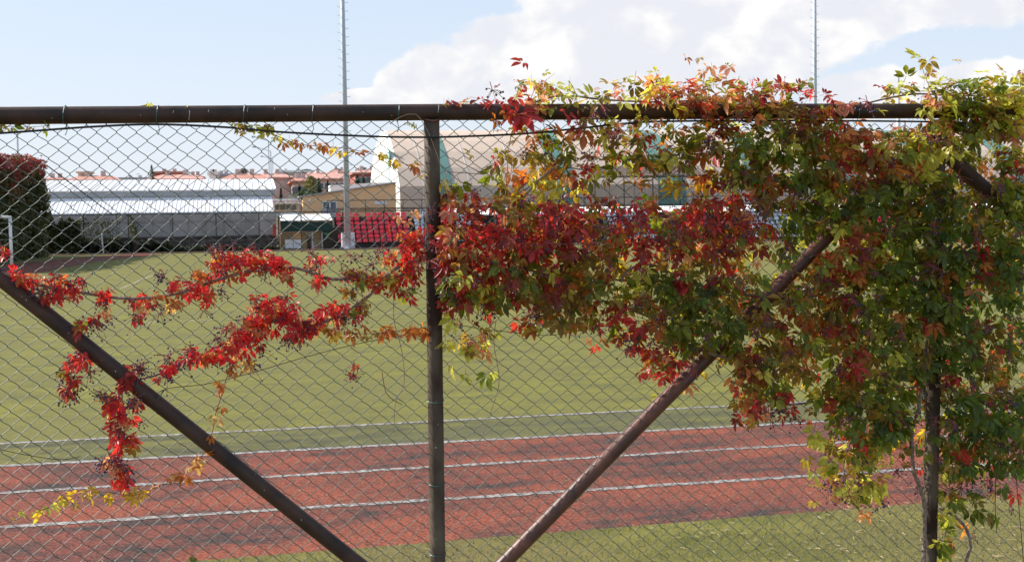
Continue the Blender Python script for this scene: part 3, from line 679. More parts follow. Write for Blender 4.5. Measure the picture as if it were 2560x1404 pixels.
# ================================================================== MASTS
def mast(pxb, pyb, Yd, r0, r1, H, lab, grp='tall light masts'):
    b = at(pxb, pyb, Yd); e = empty('light_mast', (b.x, Yd, 0), lab, 'mast', grp)
    mb = MB(); mb.tube([(b.x, Yd, 0), (b.x, Yd, H)], r0, 12, r1); mb.build('pole', M['galv'], e, True)
    mb = MB(); mb.tube([(b.x, Yd, 0), (b.x, Yd, 0.08)], r0*1.9, 12); mb.build('base_plate', M['galv'], e)
    i = 0
    z = 3.2
    while z < H-2:
        s = 1 if i % 2 else -1; r = r0+(r1-r0)*z/H
        mb = MB(); mb.tube([(b.x+s*r*0.8, Yd, z), (b.x+s*(r+0.24), Yd, z)], 0.018, 4); mb.tube([(b.x+s*(r+0.24), Yd, z), (b.x+s*(r+0.24), Yd, z+0.08)], 0.018, 4)
        mb.build('rung', M['galv'], e); z += 0.36; i += 1
    mb = MB(); mb.box(b.x-2.2, b.x+2.2, Yd-0.1, Yd+0.1, H, H+0.2); mb.build('crossarm', M['galv'], e)
    for k in range(4):
        mb = MB(); mb.box(b.x-2.1+k*1.15, b.x-1.4+k*1.15, Yd-0.35, Yd-0.12, H-0.1, H+0.55); mb.build('floodlight', M['fascia'], e)
mast(868.5, 560, 103.2, 0.26, 0.14, 32, 'tall grey tapered mast with climbing rungs standing left of the fence post')
mast(2038, 500, 103.2, 0.22, 0.13, 32, 'tall grey mast with rungs rising above the creeper at the right')
# small poles
def lamp(px, ptop, pb, Yd, r, lab, arm=0, grp=None):
    t = at(px, ptop, Yd); b = at(px, pb, Yd); e = empty('street_lamp', (t.x, Yd, 0), lab, 'street lamp', grp)
    mb = MB(); mb.tube([(t.x, Yd, 0), (t.x, Yd, t.z)], r, 6); mb.build('pole', M['galv'], e)
    if arm:
        mb = MB(); mb.tube([(t.x, Yd, t.z), (t.x+arm, Yd, t.z+abs(arm)*0.3)], r*0.7, 5); mb.tube([(t.x+arm, Yd, t.z+abs(arm)*0.3), (t.x+arm*1.25, Yd, t.z+abs(arm)*0.32)], r*1.8, 5); mb.build('arm', M['galv'], e)
lamp(671, 352, 440, 170, 0.08, 'tallest of the three thin grey lamp poles above the far roofs', -1.8, 'lamp poles above the far roofs')
lamp(676.5, 378, 440, 190, 0.08, 'middle one of the three thin grey lamp poles above the far roofs', -2.2, 'lamp poles above the far roofs')
lamp(681.5, 398, 440, 210, 0.08, 'shortest of the three thin grey lamp poles above the far roofs', -1.6, 'lamp poles above the far roofs')
lamp(43, 325, 440, 160, 0.10, 'thin grey pole sticking up behind the creeper screen at the left')
b = at(2246, 183, 700); e = empty('minaret', (b.x, 700, 0), 'slim white minaret tip far away above the creeper at the right', 'minaret')
mb = MB(); mb.tube([(b.x, 700, 0), (b.x, 700, b.z-9)], 1.3, 10); mb.build('shaft', M['white'], e)
mb = MB(); mb.tube([(b.x, 700, b.z-9), (b.x, 700, b.z-8.2)], 1.9, 10); mb.build('balcony', M['white'], e)
mb = MB(); mb.tube([(b.x, 700, b.z-8.2), (b.x, 700, b.z)], 1.1, 10, 0.08); mb.build('spire', M['fascia'], e)

# ================================================================== FAR APARTMENTS
def house(x0, x1, yr, ye, Yd, wall, roof, lab, floors=0, hip=0.18, yb=520, balc=False, nw=None, flat=False):
    X0, X1 = at(x0, ye, Yd).x, at(x1, ye, Yd).x; ze, zr_ = at((x0+x1)/2, ye, Yd).z, at((x0+x1)/2, yr, Yd+5).z
    e = empty('apartment_building', ((X0+X1)/2, Yd, 0), lab, 'building', 'apartment buildings beyond the ground')
    D = 11.0
    mb = MB(); mb.box(X0, X1, Yd, Yd+D, 0, ze-0.02); mb.build('wall', M[wall], e)
    o_ = 0.6; hw = (X1-X0)*hip
    mb = MB()
    if flat: mb.box(X0-0.4, X1+0.4, Yd-0.4, Yd+D+0.4, ze, zr_)
    else:
        v = [(X0-o_, Yd-o_, ze), (X1+o_, Yd-o_, ze), (X1+o_, Yd+D+o_, ze), (X0-o_, Yd+D+o_, ze), (X0+hw, Yd+D/2, zr_), (X1-hw, Yd+D/2, zr_),
             (X0-o_, Yd-o_, ze-0.25), (X1+o_, Yd-o_, ze-0.25), (X1+o_, Yd+D+o_, ze-0.25), (X0-o_, Yd+D+o_, ze-0.25)]
        mb.add(v, [(0, 1, 5, 4), (1, 2, 5), (2, 3, 4, 5), (3, 0, 4), (6, 7, 1, 0), (7, 8, 2, 1), (8, 9, 3, 2), (9, 6, 0, 3), (9, 8, 7, 6)])
    rf = mb.build('roof', M[roof], e)
    for k in range(2):
        xx_ = X0+(X1-X0)*(0.3+0.35*k); mb = MB(); mb.box(xx_-0.35, xx_+0.35, Yd+D*0.4, Yd+D*0.4+0.7, ze, zr_+0.7); mb.build('chimney', M['pinkwall'], rf)
    if floors:
        nw = nw or max(2, int((X1-X0)/3.2))
        for fl in range(floors):
            zt_ = ze-0.9-fl*2.9
            for k in range(nw):
                xc = X0+(X1-X0)*(k+0.5)/nw; mb = MB(); mb.box(xc-0.75, xc+0.75, Yd-0.05, Yd-0.004, zt_-1.35, zt_); wn = mb.build('window', M['white'], e)
                mb = MB(); mb.box(xc-0.66, xc+0.66, Yd-0.09, Yd-0.054, zt_-1.26, zt_-0.09); mb.build('pane', M['winfar'], wn)
                if balc and k % 2 == 0:
                    mb = MB(); mb.box(xc-1.5, xc+1.5, Yd-1.3, Yd-0.1, zt_-2.35, zt_-2.15); mb.box(xc-1.5, xc+1.5, Yd-1.3, Yd-1.2, zt_-2.15, zt_-1.3); mb.build('balcony', M['cream'], e)
    return e
house(105, 160, 443, 448, 230, 'cream', 'terra', 'small red tiled roof at the far left, next to the creeper screen')
house(172, 292, 438.5, 449, 200, 'salmon', 'terra', 'wide low red tiled roof left of the dark conifer')
q = prect(197, 433, 226, 442, 206); mb = MB(); mb.box(q[0], q[1], 205, 209, q[2]-3, q[3]); mb.box(q[0]-0.3, q[1]+0.3, 204.7, 209.3, q[3], q[3]+0.25)
tag(mb.build('rooftop_penthouse', M['cream']), 'cream rooftop penthouse on the wide low red tiled roof', 'penthouse')
house(384, 460, 431, 432.5, 240, 'redwall', 'terra', 'dark brick red flat-topped building right of the conifer', flat=True)
house(376, 505, 436, 447, 200, 'salmon', 'terra2', 'hazy red tiled roof in front of the dark brick red building')
house(524, 542, 433.5, 436, 215, 'white', 'white', 'small white cube-shaped roof house between the red roofs', flat=True)
house(541, 578, 436.5, 438, 225, 'pinkwall', 'fascia', 'low grey flat-roofed block right of the white cube house', flat=True)
house(562, 668, 434, 447, 190, 'salmon', 'terra', 'red tiled roof below the dark red bushy tree')
house(690, 775, 428, 431, 330, 'pinkwall', 'white', 'pale flat-roofed block highest in the middle of the skyline', 3, flat=True)
house(640, 726, 433, 443, 210, 'pinkwall', 'terra2', 'pinkish grey building with a hazy tiled roof right of the white roofs', 0)
house(752, 905, 430, 446, 260, 'salmon', 'terra2', 'broad salmon apartment building with big tiled roof behind the mast', 4, 0.15, balc=False, nw=8)
house(733, 778, 444, 452, 200, 'salmon', 'terra', 'salmon apartment building with cream balconies left of the poplar', 5, 0.2, balc=True, nw=3)
house(830, 872, 424, 430, 340, 'pinkwall', 'terra', 'small red roofed house on the ridge line behind the mast', 1)
house(888, 960, 424, 431, 230, 'redwall', 'terra2', 'red walled apartment building just left of the big hall', 6, 0.2, balc=True, nw=4)
house(470, 505, 437, 442, 260, 'redwall', 'terra', 'narrow dark red roof at the right end of the hazy tiled roof')
house(300, 372, 445.5, 448.5, 300, 'cream', 'fascia', 'distant row of pale low houses between the tiled roofs', flat=True)
for px, py, Yd, lab in ((229, 429, 205, 'thin aerial right beside the cream rooftop penthouse'), (473, 430, 202, 'thin aerial near the right end of the hazy tiled roof'), (546, 428, 214, 'thin aerial above the small white cube-shaped roof house'),
                        (714, 422, 335, 'thin grey aerial on the pale flat-roofed block highest in the skyline'), (345, 433, 290, 'thin aerial left of the dark conifer on the skyline'), (590, 430, 189, 'thin aerial left of the dark red bushy tree')):
    t = at(px, py, Yd); bz = at(px, 446, Yd).z
    mb = MB(); mb.tube([(t.x, Yd, bz-1), (t.x, Yd, t.z)], 0.05, 4); mb.tube([(t.x-0.5, Yd, t.z-0.2), (t.x+0.5, Yd, t.z-0.1)], 0.04, 4)
    tag(mb.build('roof_aerial', M['fascia']), lab, 'aerial')
# ================================================================== FAR TREES
def tree(px, ptop, pbot, rpx, Yd, cols, lab, shape='round', n=700, cat='tree', nm='tree'):
    t = at(px, ptop, Yd); b = at(px, pbot, Yd); rr = rpx/3000*Yd*1.0; g = np.random.default_rng(int(px*7+ptop))
    base = 0.0
    e = empty(nm, (t.x, Yd, 0), lab, cat)
    mb = MB(); mb.tube([(t.x, Yd, 0), (t.x+0.05, Yd, b.z), (t.x, Yd, (t.z+b.z)/2)], max(0.12, rr*0.12), 6, 0.05); mb.build('trunk', M['bark'], e)
    H = t.z-b.z; u = g.random(n); ang = g.random(n)*6.283; rad = g.random(n)**0.45
    if shape == 'cone': pr = (1-u)**0.8*(0.8+0.2*np.sin(u*40))
    elif shape == 'tall': pr = np.sin(np.pi*np.clip(u*0.92+0.06, 0, 1))**0.6
    else: pr = np.sqrt(np.clip(1-(2*u-1)**2, 0.02, 1))
    lump = 1+0.22*np.sin(ang*3+u*9)+0.15*g.normal(size=n)
    c = np.stack([t.x+np.cos(ang)*rad*pr*rr*lump, Yd+np.sin(ang)*rad*pr*rr*lump, b.z+u*H], 1)
    cc = np.array(cols)[g.integers(0, len(cols), n)]*g.uniform(0.6, 1.4, (n, 1))
    scatter_leaves(c, max(0.12, rr*0.13), cc, 'crown', e, int(px), kindstuff=False)
DG = [(0.025, 0.05, 0.03), (0.035, 0.065, 0.035)]; YG = [(0.16, 0.17, 0.04), (0.22, 0.2, 0.05), (0.09, 0.11, 0.03)]
tree(777, 440, 486, 17, 170, YG, 'yellowish poplar tree in front of the salmon apartment building', 'tall', 1200)
tree(797, 446, 492, 11, 160, DG, 'dark conifer right beside the yellowish poplar', 'cone', 900)
tree(819, 452, 486, 5, 165, DG, 'slim dark conifer between poplar and mast', 'cone', 500)
tree(893, 437, 470, 11, 160, DG, 'dark conifer right of the mast before the red walled building', 'cone', 800)
tree(909, 444, 470, 8, 162, DG, 'smaller dark conifer next to the white hall end', 'cone', 500)
tree(935, 448, 470, 7, 164, [(0.05, 0.04, 0.03), (0.06, 0.05, 0.03)], 'small brownish tree beside the white hall end', 'round', 400)
tree(379, 412, 450, 11, 180, DG, 'spiky dark conifer left of the brick red building on the skyline', 'cone', 260)
tree(609, 421, 440, 11, 200, [(0.09, 0.035, 0.03), (0.07, 0.04, 0.03)], 'dark red bushy tree on the skyline above the white roof', 'round', 600)
tree(702, 470, 498, 5, 160, DG, 'small dark cypress above the filling station sign', 'cone', 400)
tree(765, 476, 500, 26, 150, DG+YG[2:], 'low dark green shrubbery above the left end of the orange building', 'round', 900, 'shrub', 'shrub')
tree(430, 430, 442, 14, 250, [(0.05, 0.04, 0.035)], 'bare brownish tree tops above the brick red building', 'round', 300)
tree(842, 423, 436, 16, 350, DG, 'dark trees on the ridge line behind the mast', 'round', 500)
tree(765, 424, 432, 16, 345, DG, 'dark trees on the ridge line above the pale flat-roofed block', 'round', 400)
tree(905, 418, 432, 14, 345, [(0.06, 0.07, 0.06)], 'hazy trees on the ridge line by the hall end', 'round', 400)
# climbing plants and dark shrubs in front of the concrete wall
def patch(px0, py0, px1, py1, Yd, n, cols, size, lab, nm='shrub', cat='shrub', seed=1, fall=1.0):
    g = np.random.default_rng(seed); c = []
    for _ in range(n):
        px = px0+(px1-px0)*g.random()**fall; t = g.random(); py = py0+(py1-py0)*t+(px-px0)/(px1-px0)*0.0
        py = py1-(py1-py)*(0.6+0.5*noise.noise(Vector((px*0.06, 2.0, 0)))+0.3)
        p = at(px, py, Yd); c.append((p.x, Yd+g.normal()*0.2, max(0.03, p.z)))
    cc = np.array(cols)[g.integers(0, len(cols), n)]*g.uniform(0.5, 1.4, (n, 1))
    e = empty(nm, (at((px0+px1)/2, py1, Yd).x, Yd, 0), lab, cat)
    m_ = MB(); x0, x1 = at(px0+6, py1, Yd).x, at(px1-6, py1, Yd).x
    for k in range(5):
        x = x0+(x1-x0)*k/4; m_.tube([(x, Yd, 0), (x+0.2, Yd, 0.5), (x+0.1, Yd, 1.0)], 0.04, 4, 0.015)
    m_.build('stem', M['bark'], e)
    scatter_leaves(c, size, cc, 'foliage', e, seed+5)
patch(112, 541, 200, 632, 104.6, 4200, [(0.03, 0.045, 0.012), (0.05, 0.06, 0.015)], 0.13, 'dense dark creeper mound against the wall right beside the tall screen', seed=2)
patch(190, 538, 300, 600, 105.0, 800, [(0.08, 0.09, 0.02), (0.05, 0.06, 0.015)], 0.10, 'thin yellow-green climber on the fence before the concrete wall', 'climbing_plant', 'climber', 3, 1.3)
patch(180, 600, 420, 634, 105.6, 4200, [(0.02, 0.03, 0.012), (0.03, 0.035, 0.015)], 0.13, 'low dark hedge at the foot of the wall, left part', seed=5)
patch(400, 612, 700, 632, 105.8, 2600, [(0.025, 0.035, 0.012), (0.04, 0.04, 0.018)], 0.11, 'low dark hedge at the foot of the wall, right part near the kiosk', seed=6)
patch(323, 540, 345, 598, 105.1, 300, [(0.08, 0.09, 0.02)], 0.09, 'small climber twined round a fence post before the concrete wall', 'climbing_plant', 'climber', 7)

# ================================================================== NEAR FENCE
YF = 4.45
def F(px, py, off=0.0): return at(px, py, YF-off)
fence = empty('chain_link_fence', (F(1090, 1404).x, YF, 0), 'rusty brown pipe frame fence with green wire mesh across the whole foreground', 'fence')
def pipe(name, pts, r, m, n=20):
    mb = MB(); P = []
    for a, b in zip(pts[:-1], pts[1:]):
        for k in range(8): P.append(a.lerp(b, k/8))
    P.append(pts[-1]); mb.tube(P, r, n); return mb.build(name, m, fence, True)
pipe('top_rail', [F(-900, 296.5), F(0, 289.5), F(700, 284.0), F(1090, 280.5), F(2130, 278), F(3300, 276)], 0.0305, M['rust'])
rr_ = 0.0295
def post(px_t, px_b, lab=None):
    a, b = F(px_t, 300), F(px_b, 1404); k = (a.z-0.0)/(a.z-b.z); g_ = a.lerp(b, k)
    o = pipe('post', [a, b, g_], rr_, M['postm'])
    if lab: o['label'] = lab
    return g_
post(1079, 1094.5, 'weathered brown middle post'); post(2347, 2323.5); post(-520, -470); post(3450, 3380)
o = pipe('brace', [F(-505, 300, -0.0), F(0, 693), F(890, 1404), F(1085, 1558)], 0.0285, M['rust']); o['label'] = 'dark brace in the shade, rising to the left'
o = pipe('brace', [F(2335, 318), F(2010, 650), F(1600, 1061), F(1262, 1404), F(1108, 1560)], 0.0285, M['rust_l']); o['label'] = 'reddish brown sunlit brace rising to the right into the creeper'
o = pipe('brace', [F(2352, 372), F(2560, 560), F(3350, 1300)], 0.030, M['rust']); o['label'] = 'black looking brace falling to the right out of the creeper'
for px, py in ((1079, 304), (2347, 306), (-520, 304)):
    c = F(px, py); mb = MB(); ring_ = []
    mb.tube([c+Vector((0.0305*math.cos(t), 0.0305*math.sin(t), -0.002+0.010*abs(math.cos(t)))) for t in np.linspace(0, 6.3, 22)], 0.0045, 6); mb.build('weld_seam', M['rust_l'], fence, True)
for px, py, an in ((1089, 1548, 0.7), (2022, 640, 0.8)):
    c = F(px, py); mb = MB(); mb.tube([c+Vector((0.031*math.cos(t), 0.031*math.sin(t), 0.02*math.cos(t))) for t in np.linspace(0, 6.3, 22)], 0.003, 6); mb.build('weld_seam', M['rust_l'], fence, True)
for k in range(70):        # flakes and droppings on the pipes
    q = rnd.random()
    if q < 0.45: px = rnd.uniform(0, 1250); c = F(px, 288-px*0.008+rnd.uniform(-12, 12)); rr2 = 0.0305; cy_ = 288-px*0.008
    elif q < 0.75: t = rnd.random(); c = F(t*890, 693+t*711); rr2 = 0.0285
    else: py = rnd.uniform(330, 1400); c = F(1079+(py-300)*0.01404+rnd.uniform(-8, 8), py); rr2 = 0.0295
    s_ = rnd.uniform(0.0008, 0.0022); p = c+Vector((0, -rr2-0.0004, 0)) if q >= 0.45 else c+Vector((0, -math.sqrt(max(0.0001, rr2**2-(c.z-F(px, cy_).z)**2))-0.0004, 0))
    mb = MB(); mb.tube([p+Vector((0, -0.0004, s_*1.6)), p+Vector((s_*0.3, -0.0006, -s_*1.6))], s_, 5, s_*0.4); mb.build('paint_flake', M['drip' if rnd.random() < 0.4 else 'rust_l'], fence)
# tie wires round rail and post
for px in (162, 394, 610, 781, 995, 1236, 1360, 2100, 2140):
    c = F(px, 283.5 if px > 600 else 287); mb = MB()
    mb.tube([c+Vector((0.004*math.sin(t*1.1), 0.0325*math.cos(t), 0.0325*math.sin(t))) for t in np.linspace(0, 6.4, 18)], 0.0016, 4)
    mb.tube([c+Vector((0, 0.02, -0.03)), c+Vector((0.004, 0.012, -0.055)), c+Vector((-0.003, 0.015, -0.07))], 0.0014, 4)
    mb.build('tie_wire', M['tie'], fence)
for py in (1000, 1207, 1381):
    c = F(1079+(py-300)*0.01404, py); mb = MB()
    mb.tube([c+Vector((0.0315*math.cos(t), 0.0315*math.sin(t), 0.006*math.sin(t))) for t in np.linspace(0, 6.4, 18)], 0.0016, 4); mb.build('tie_wire', M['tie'], fence)
for px, py in ((402, 986), (640, 1178)):
    c = F(px, py); mb = MB(); d1 = Vector((0.6, 0, 0.78)); 
    mb.tube([c+d1*(0.031*math.cos(t))+Vector((0, 0.031*math.sin(t), 0)) for t in np.linspace(0, 6.4, 18)], 0.0016, 4); mb.build('tie_wire', M['tie'], fence)
# pale drips on the rail
for px, y0, y1, w in ((474, 276, 300, 3.0), (434, 277, 283, 2.0), (522, 275, 281, 2.2), (620, 268, 274, 1.5), (1097, 262, 282, 3.0), (2116, 272, 282, 1.5), (2138, 268, 278, 1.5)):
    c0 = F(px, y0, 0.0305+0.0012); c1 = F(px-2, y1, 0.0305+0.0008); mb = MB(); ww = w*0.0007
    mb.tube([c0, c0.lerp(c1, 0.5)+Vector((0.001, -0.0006, 0)), c1], ww, 6, ww*0.5); mb.build('paint_drip', M['drip'], fence)
# chain-link mesh, just behind the pipes
cw_, ch_ = 0.0672, 0.0575
Xa, Xb = F(-330, 700).x, F(2950, 700).x; ztop_ = F(1280, 292).z; zbot_ = 0.04
wi = np.arange(int((Xb-Xa)/(cw_/2))); nseg = int((ztop_-zbot_)/(ch_/2)); 
tloc = np.array([0.0, 0.10, 0.30, 0.70, 0.90]); xprof = np.array([0.535, 0.475, 0.24, -0.24, -0.475])*cw_/2
allv = []; allf = []; base_i = 0; K = 4; rad = 0.00138
zzs = []; xs_ = []; ysl = []
for s in range(nseg):
    sg = 1 if s % 2 == 0 else -1
    for t_, x_ in zip(tloc, xprof):
        zzs.append(ztop_-(s+t_)*ch_/2); xs_.append(sg*x_); ysl.append(sg*0.0016*math.cos(math.pi*t_) + (0.0022 if sg > 0 else -0.0022)*math.sin(math.pi*t_))
zzs = np.array(zzs); xs_ = np.array(xs_); ysl = np.array(ysl); npnt = len(zzs)
def wob(x, z):
    dx = 0.010*np.sin(x*2.1+z*1.7+0.4)+0.006*np.sin(x*5.3-z*4.1)+0.0035*np.sin(x*13.0+z*9.0)
    dz = 0.012*np.sin(x*1.3+0.8)+0.007*np.sin(x*3.7+z*2.9)+0.004*np.sin(x*11.0-z*7.0)
    dy = 0.010*np.sin(x*1.9+z*2.3)+0.006*np.sin(x*4.7-z*3.1)
    return dx, dz, dy
gg = np.random.default_rng(8)
for i in wi:
    sg = 1 if i % 2 == 0 else -1
    x = Xa+i*cw_/2+sg*xs_; z = zzs+gg.normal(size=npnt)*0.0006; dx, dz, dy = wob(x, z)
    x = x+dx*0.6; z2 = z+dz; y = YF+0.040+sg*ysl+dy*0.5
    P = np.stack([x, y, z2], 1); d = np.gradient(P, axis=0); d /= np.linalg.norm(d, axis=1)[:, None]
    a = np.cross(d, np.array([0, 1.0, 0])); a /= np.linalg.norm(a, axis=1)[:, None]; c = np.cross(a, d)
    rg = np.stack([P+rad*(a*math.cos(2*math.pi*j/K)+c*math.sin(2*math.pi*j/K)) for j in range(K)], 1)
    allv.append(rg.reshape(-1, 3))
    I = np.arange(npnt-1)[:, None]*K+base_i; J = np.arange(K)[None, :]; J2 = (J+1) % K
    allf.append(np.stack([I+J, I+J2, I+K+J2, I+K+J], 2).reshape(-1, 4)); base_i += npnt*K
def quads(name, v, f, m, parent, smooth=True, cols=None):
    me = bpy.data.meshes.new(name); off = np.array(parent.location) if parent is not None else 0
    me.vertices.add(len(v)); me.vertices.foreach_set('co', (v-off).ravel().astype(np.float32)); k = f.shape[1]
    me.loops.add(f.size); me.loops.foreach_set('vertex_index', f.ravel().astype(np.int32)); me.polygons.add(len(f))
    me.polygons.foreach_set('loop_start', np.arange(0, f.size, k, dtype=np.int32)); me.update(calc_edges=True)
    if smooth: me.polygons.foreach_set('use_smooth', np.ones(len(f), bool))
    if cols is not None:
        ca = me.color_attributes.new('Col', 'FLOAT_COLOR', 'POINT'); ca.data.foreach_set('color', cols.astype(np.float32).ravel())
    me.materials.append(m); return link(name, me, parent)
o = quads('wire_mesh', np.concatenate(allv), np.concatenate(allf), M['wire'], fence); o['kind'] = 'stuff'
# black cable sagging below the rail
def curve_pts(pts, off=0.0, step=14):
    P = [F(x, y, off) for x, y in pts]; out = []
    n = len(P)
    for i in range(n-1):
        p0, p1, p2, p3 = P[max(i-1, 0)], P[i], P[i+1], P[min(i+2, n-1)]
        k = max(2, int((p2-p1).length/(step*0.0015)))
        for j in range(k):
            t = j/k; out.append(0.5*((2*p1)+(-p0+p2)*t+(2*p0-5*p1+4*p2-p3)*t*t+(-p0+3*p1-3*p2+p3)*t**3))
    out.append(P[-1]); return out
mb = MB(); mb.tube(curve_pts([(-300, 348), (0, 333), (230, 317), (390, 311), (560, 318), (700, 330), (900, 340), (1030, 343), (1130, 342), (1300, 335), (1440, 322), (1560, 309), (1700, 303), (2100, 302), (2500, 309), (2900, 330)], 0.036), 0.0038, 8)
tag(mb.build('black_cable', M['cable'], None, True), 'black cable hanging in shallow curves just below the top rail', 'cable')
for pts, lab in (([(390, 985), (420, 970), (520, 958), (640, 928), (760, 893), (880, 862), (1000, 838), (1075, 825)], 'thin dark wire rising across the mesh left of the middle post'),
                 ([(1105, 800), (1180, 818), (1260, 828), (1360, 838), (1440, 828), (1560, 805), (1640, 800)], 'thin dark wire sagging across the mesh right of the middle post'),
                 ([(-20, 1118), (60, 1135), (150, 1148), (200, 1140)], 'short thin dark wire on the mesh at the lower left')):
    mb = MB(); mb.tube(curve_pts(pts, -0.03), 0.0013, 5); tag(mb.build('loose_wire', M['cable']), lab, 'wire')
for pts, lab, mm in (([(1280, 330), (1270, 380), (1268, 430), (1262, 500), (1255, 560), (1262, 600)], 'pale dry tendril hanging straight down below the red leaves on the rail', 'stem_t'),
                 ([(1240, 800), (1235, 860), (1248, 950), (1230, 1020), (1205, 1090), (1185, 1150)], 'long thin dry tendril hanging right of the middle post', 'stem_t'),
                 ([(985, 740), (985, 800), (1005, 880), (1010, 960), (990, 1000), (985, 1060)], 'thin dry tendril hanging left of the middle post', 'stem_t'),
                 ([(975, 310), (1000, 293), (1040, 286), (1070, 330), (1090, 380), (1110, 425), (1160, 432), (1210, 436)], 'dry twig looping over the top of the middle post', 'stem_t'),
                 ([(1130, 395), (1165, 412), (1210, 437)], 'short dry twig right of the middle post below the cable', 'stem_t'),
                 ([(2490, 1170), (2488, 1260), (2492, 1330)], 'thin dark string hanging right of the right-hand post', 'cable'),
                 ([(2540, 1190), (2550, 1300), (2560, 1420)], 'thin dark string hanging at the lower right edge', 'cable'),
                 ([(955, 930), (965, 980), (985, 1000), (1005, 1010)], 'tiny orange dry tendril on the mesh left of the post', 'stem_r')):
    mb = MB(); mb.tube(curve_pts(pts, 0.036 if mm != 'stem_r' else 0.0), 0.0016, 5); tag(mb.build('tendril' if mm != 'cable' else 'string', M[mm]), lab, 'tendril' if mm != 'cable' else 'string')

# ================================================================== CREEPER LEAVES
PAL = {  # base colour, edge colour
 'G': ((0.128, 0.165, 0.018), (0.18, 0.18, 0.020)), 'K': ((0.074, 0.118, 0.017), (0.10, 0.13, 0.018)),
 'L': ((0.36, 0.41, 0.06), (0.52, 0.44, 0.11)), 'Y': ((0.42, 0.33, 0.03), (0.48, 0.22, 0.03)),
 'O': ((0.38, 0.14, 0.030), (0.42, 0.085, 0.032)), 'R': ((0.36, 0.040, 0.034), (0.30, 0.026, 0.034)), 'S': ((0.50, 0.034, 0.034), (0.40, 0.022, 0.040)),
 'D': ((0.22, 0.042, 0.028), (0.18, 0.028, 0.026)), 'M': ((0.20, 0.17, 0.028), (0.27, 0.11, 0.028)),
 'P': ((0.50, 0.27, 0.14), (0.56, 0.17, 0.11)), 'W': ((0.42, 0.30, 0.15), (0.5, 0.28, 0.12))}  # P and L carry sunlight on top leaves; P and W pink highlights
MIX = {'G': 'GGGGKKLGM', 'K': 'KKKKGGKM', 'L': 'LLLGLLYMP', 'Y': 'YYYLOLY', 'O': 'OMOMMRDGLG', 'R': 'RSRRDDDROMGDP', 'D': 'DDRMMMKGGOL', 'M': 'MMMGOMGDM', 'P': 'PPLPLMOLR', 'W': 'WWOYP', 'B': 'SSSSSSRSROWP', 'S': 'S'}
def make_leaf(pal, seed, nl=5):
    g = random.Random(seed); V = []; T = []; C = []
    b0, b1 = PAL[pal]; L0 = 0.056
    angs = {5: [-104, -52, 0, 52, 104], 3: [-65, 0, 65]}[nl]
    jit = [g.uniform(0.8, 1.25) for _ in range(3)]
    for ai, a in enumerate(angs):
        a = R(a+g.uniform(-12, 12)); L = L0*(1.0-0.22*abs(math.sin(a/2)))*g.uniform(0.85, 1.15); wid = L*g.uniform(0.42, 0.56)
        dx, dy = math.sin(a), -math.cos(a); nx, ny = -dy, dx
        grav = g.uniform(0.3, 1.15); outz = g.uniform(-0.1, 0.5); fold = g.uniform(0.15, 0.6); curl = g.uniform(-0.3, 0.8)
        st = [0.0, 0.12, 0.34, 0.58, 0.80, 1.0]; wp = [0.03, 0.30, 0.82, 1.0, 0.62, 0.02]; base = len(V); bl = g.uniform(0.7, 1.3)
        for k, s in enumerate(st):
            q = 0.15+0.85*s; px_ = dx*L*q; py_ = dy*L*q-grav*L*s*s*0.75*(0.35+0.65*abs(math.sin(a/2)+0.2)); pz_ = outz*L*s-curl*L*s*s*0.45
            w = wid*0.5*wp[k]*(1+g.uniform(-0.08, 0.08)); zf = fold*w
            shr = 1-0.35*s*grav
            V += [(px_-nx*w, py_-ny*w*shr, pz_+zf), (px_, py_, pz_), (px_+nx*w, py_+ny*w*shr, pz_+zf)]
            for e_ in (1, 0, 1):
                m_ = 0.75*e_*s+0.1*g.random(); c = [(b0[i]*(1-m_)+b1[i]*m_)*jit[i]**0.4*bl*(1.12 if e_ == 0 else 1.0) for i in range(3)]; C.append(c+[1])
        for k in range(len(st)-1):
            i = base+3*k
            T += [(i, i+3, i+4), (i, i+4, i+1), (i+1, i+4, i+5), (i+1, i+5, i+2)]
    # petiole
    base = len(V); pl = g.uniform(0.03, 0.06); ex, ez = g.uniform(-0.5, 0.5), g.uniform(-0.9, -0.1)
    for j in range(3):
        t = 2.094*j; V.append((0.0011*math.cos(t), 0.0011*math.sin(t), 0)); C.append([0.3, 0.06, 0.04, 1])
    for j in range(3):
        t = 2.094*j; V.append((ex*pl+0.0011*math.cos(t), pl*0.8+0.0011*math.sin(t), ez*pl)); C.append([0.3, 0.06, 0.04, 1])
    for j in range(3):
        q = (j+1) % 3; T += [(base+j, base+q, base+3+q), (base+j, base+3+q, base+3+j)]
    return np.array(V), np.array(T), np.array(C)
NV = 7; LV = {}
for p in PAL:
    for k in range(NV):
        v, t, c = make_leaf(p, hash(p) % 1 + ord(p)*31+k*7, 5 if k != 6 else 3)
        me = bpy.data.meshes.new('leaf'); me.from_pydata(v.tolist(), [], t.tolist())
        ca = me.color_attributes.new('Col', 'FLOAT_COLOR', 'POINT'); ca.data.foreach_set('color', c.astype(np.float32).ravel())
        me.materials.append(M['leaf']); me.polygons.foreach_set('use_smooth', [True]*len(t)); LV[(p, k)] = (v, t, c, me)
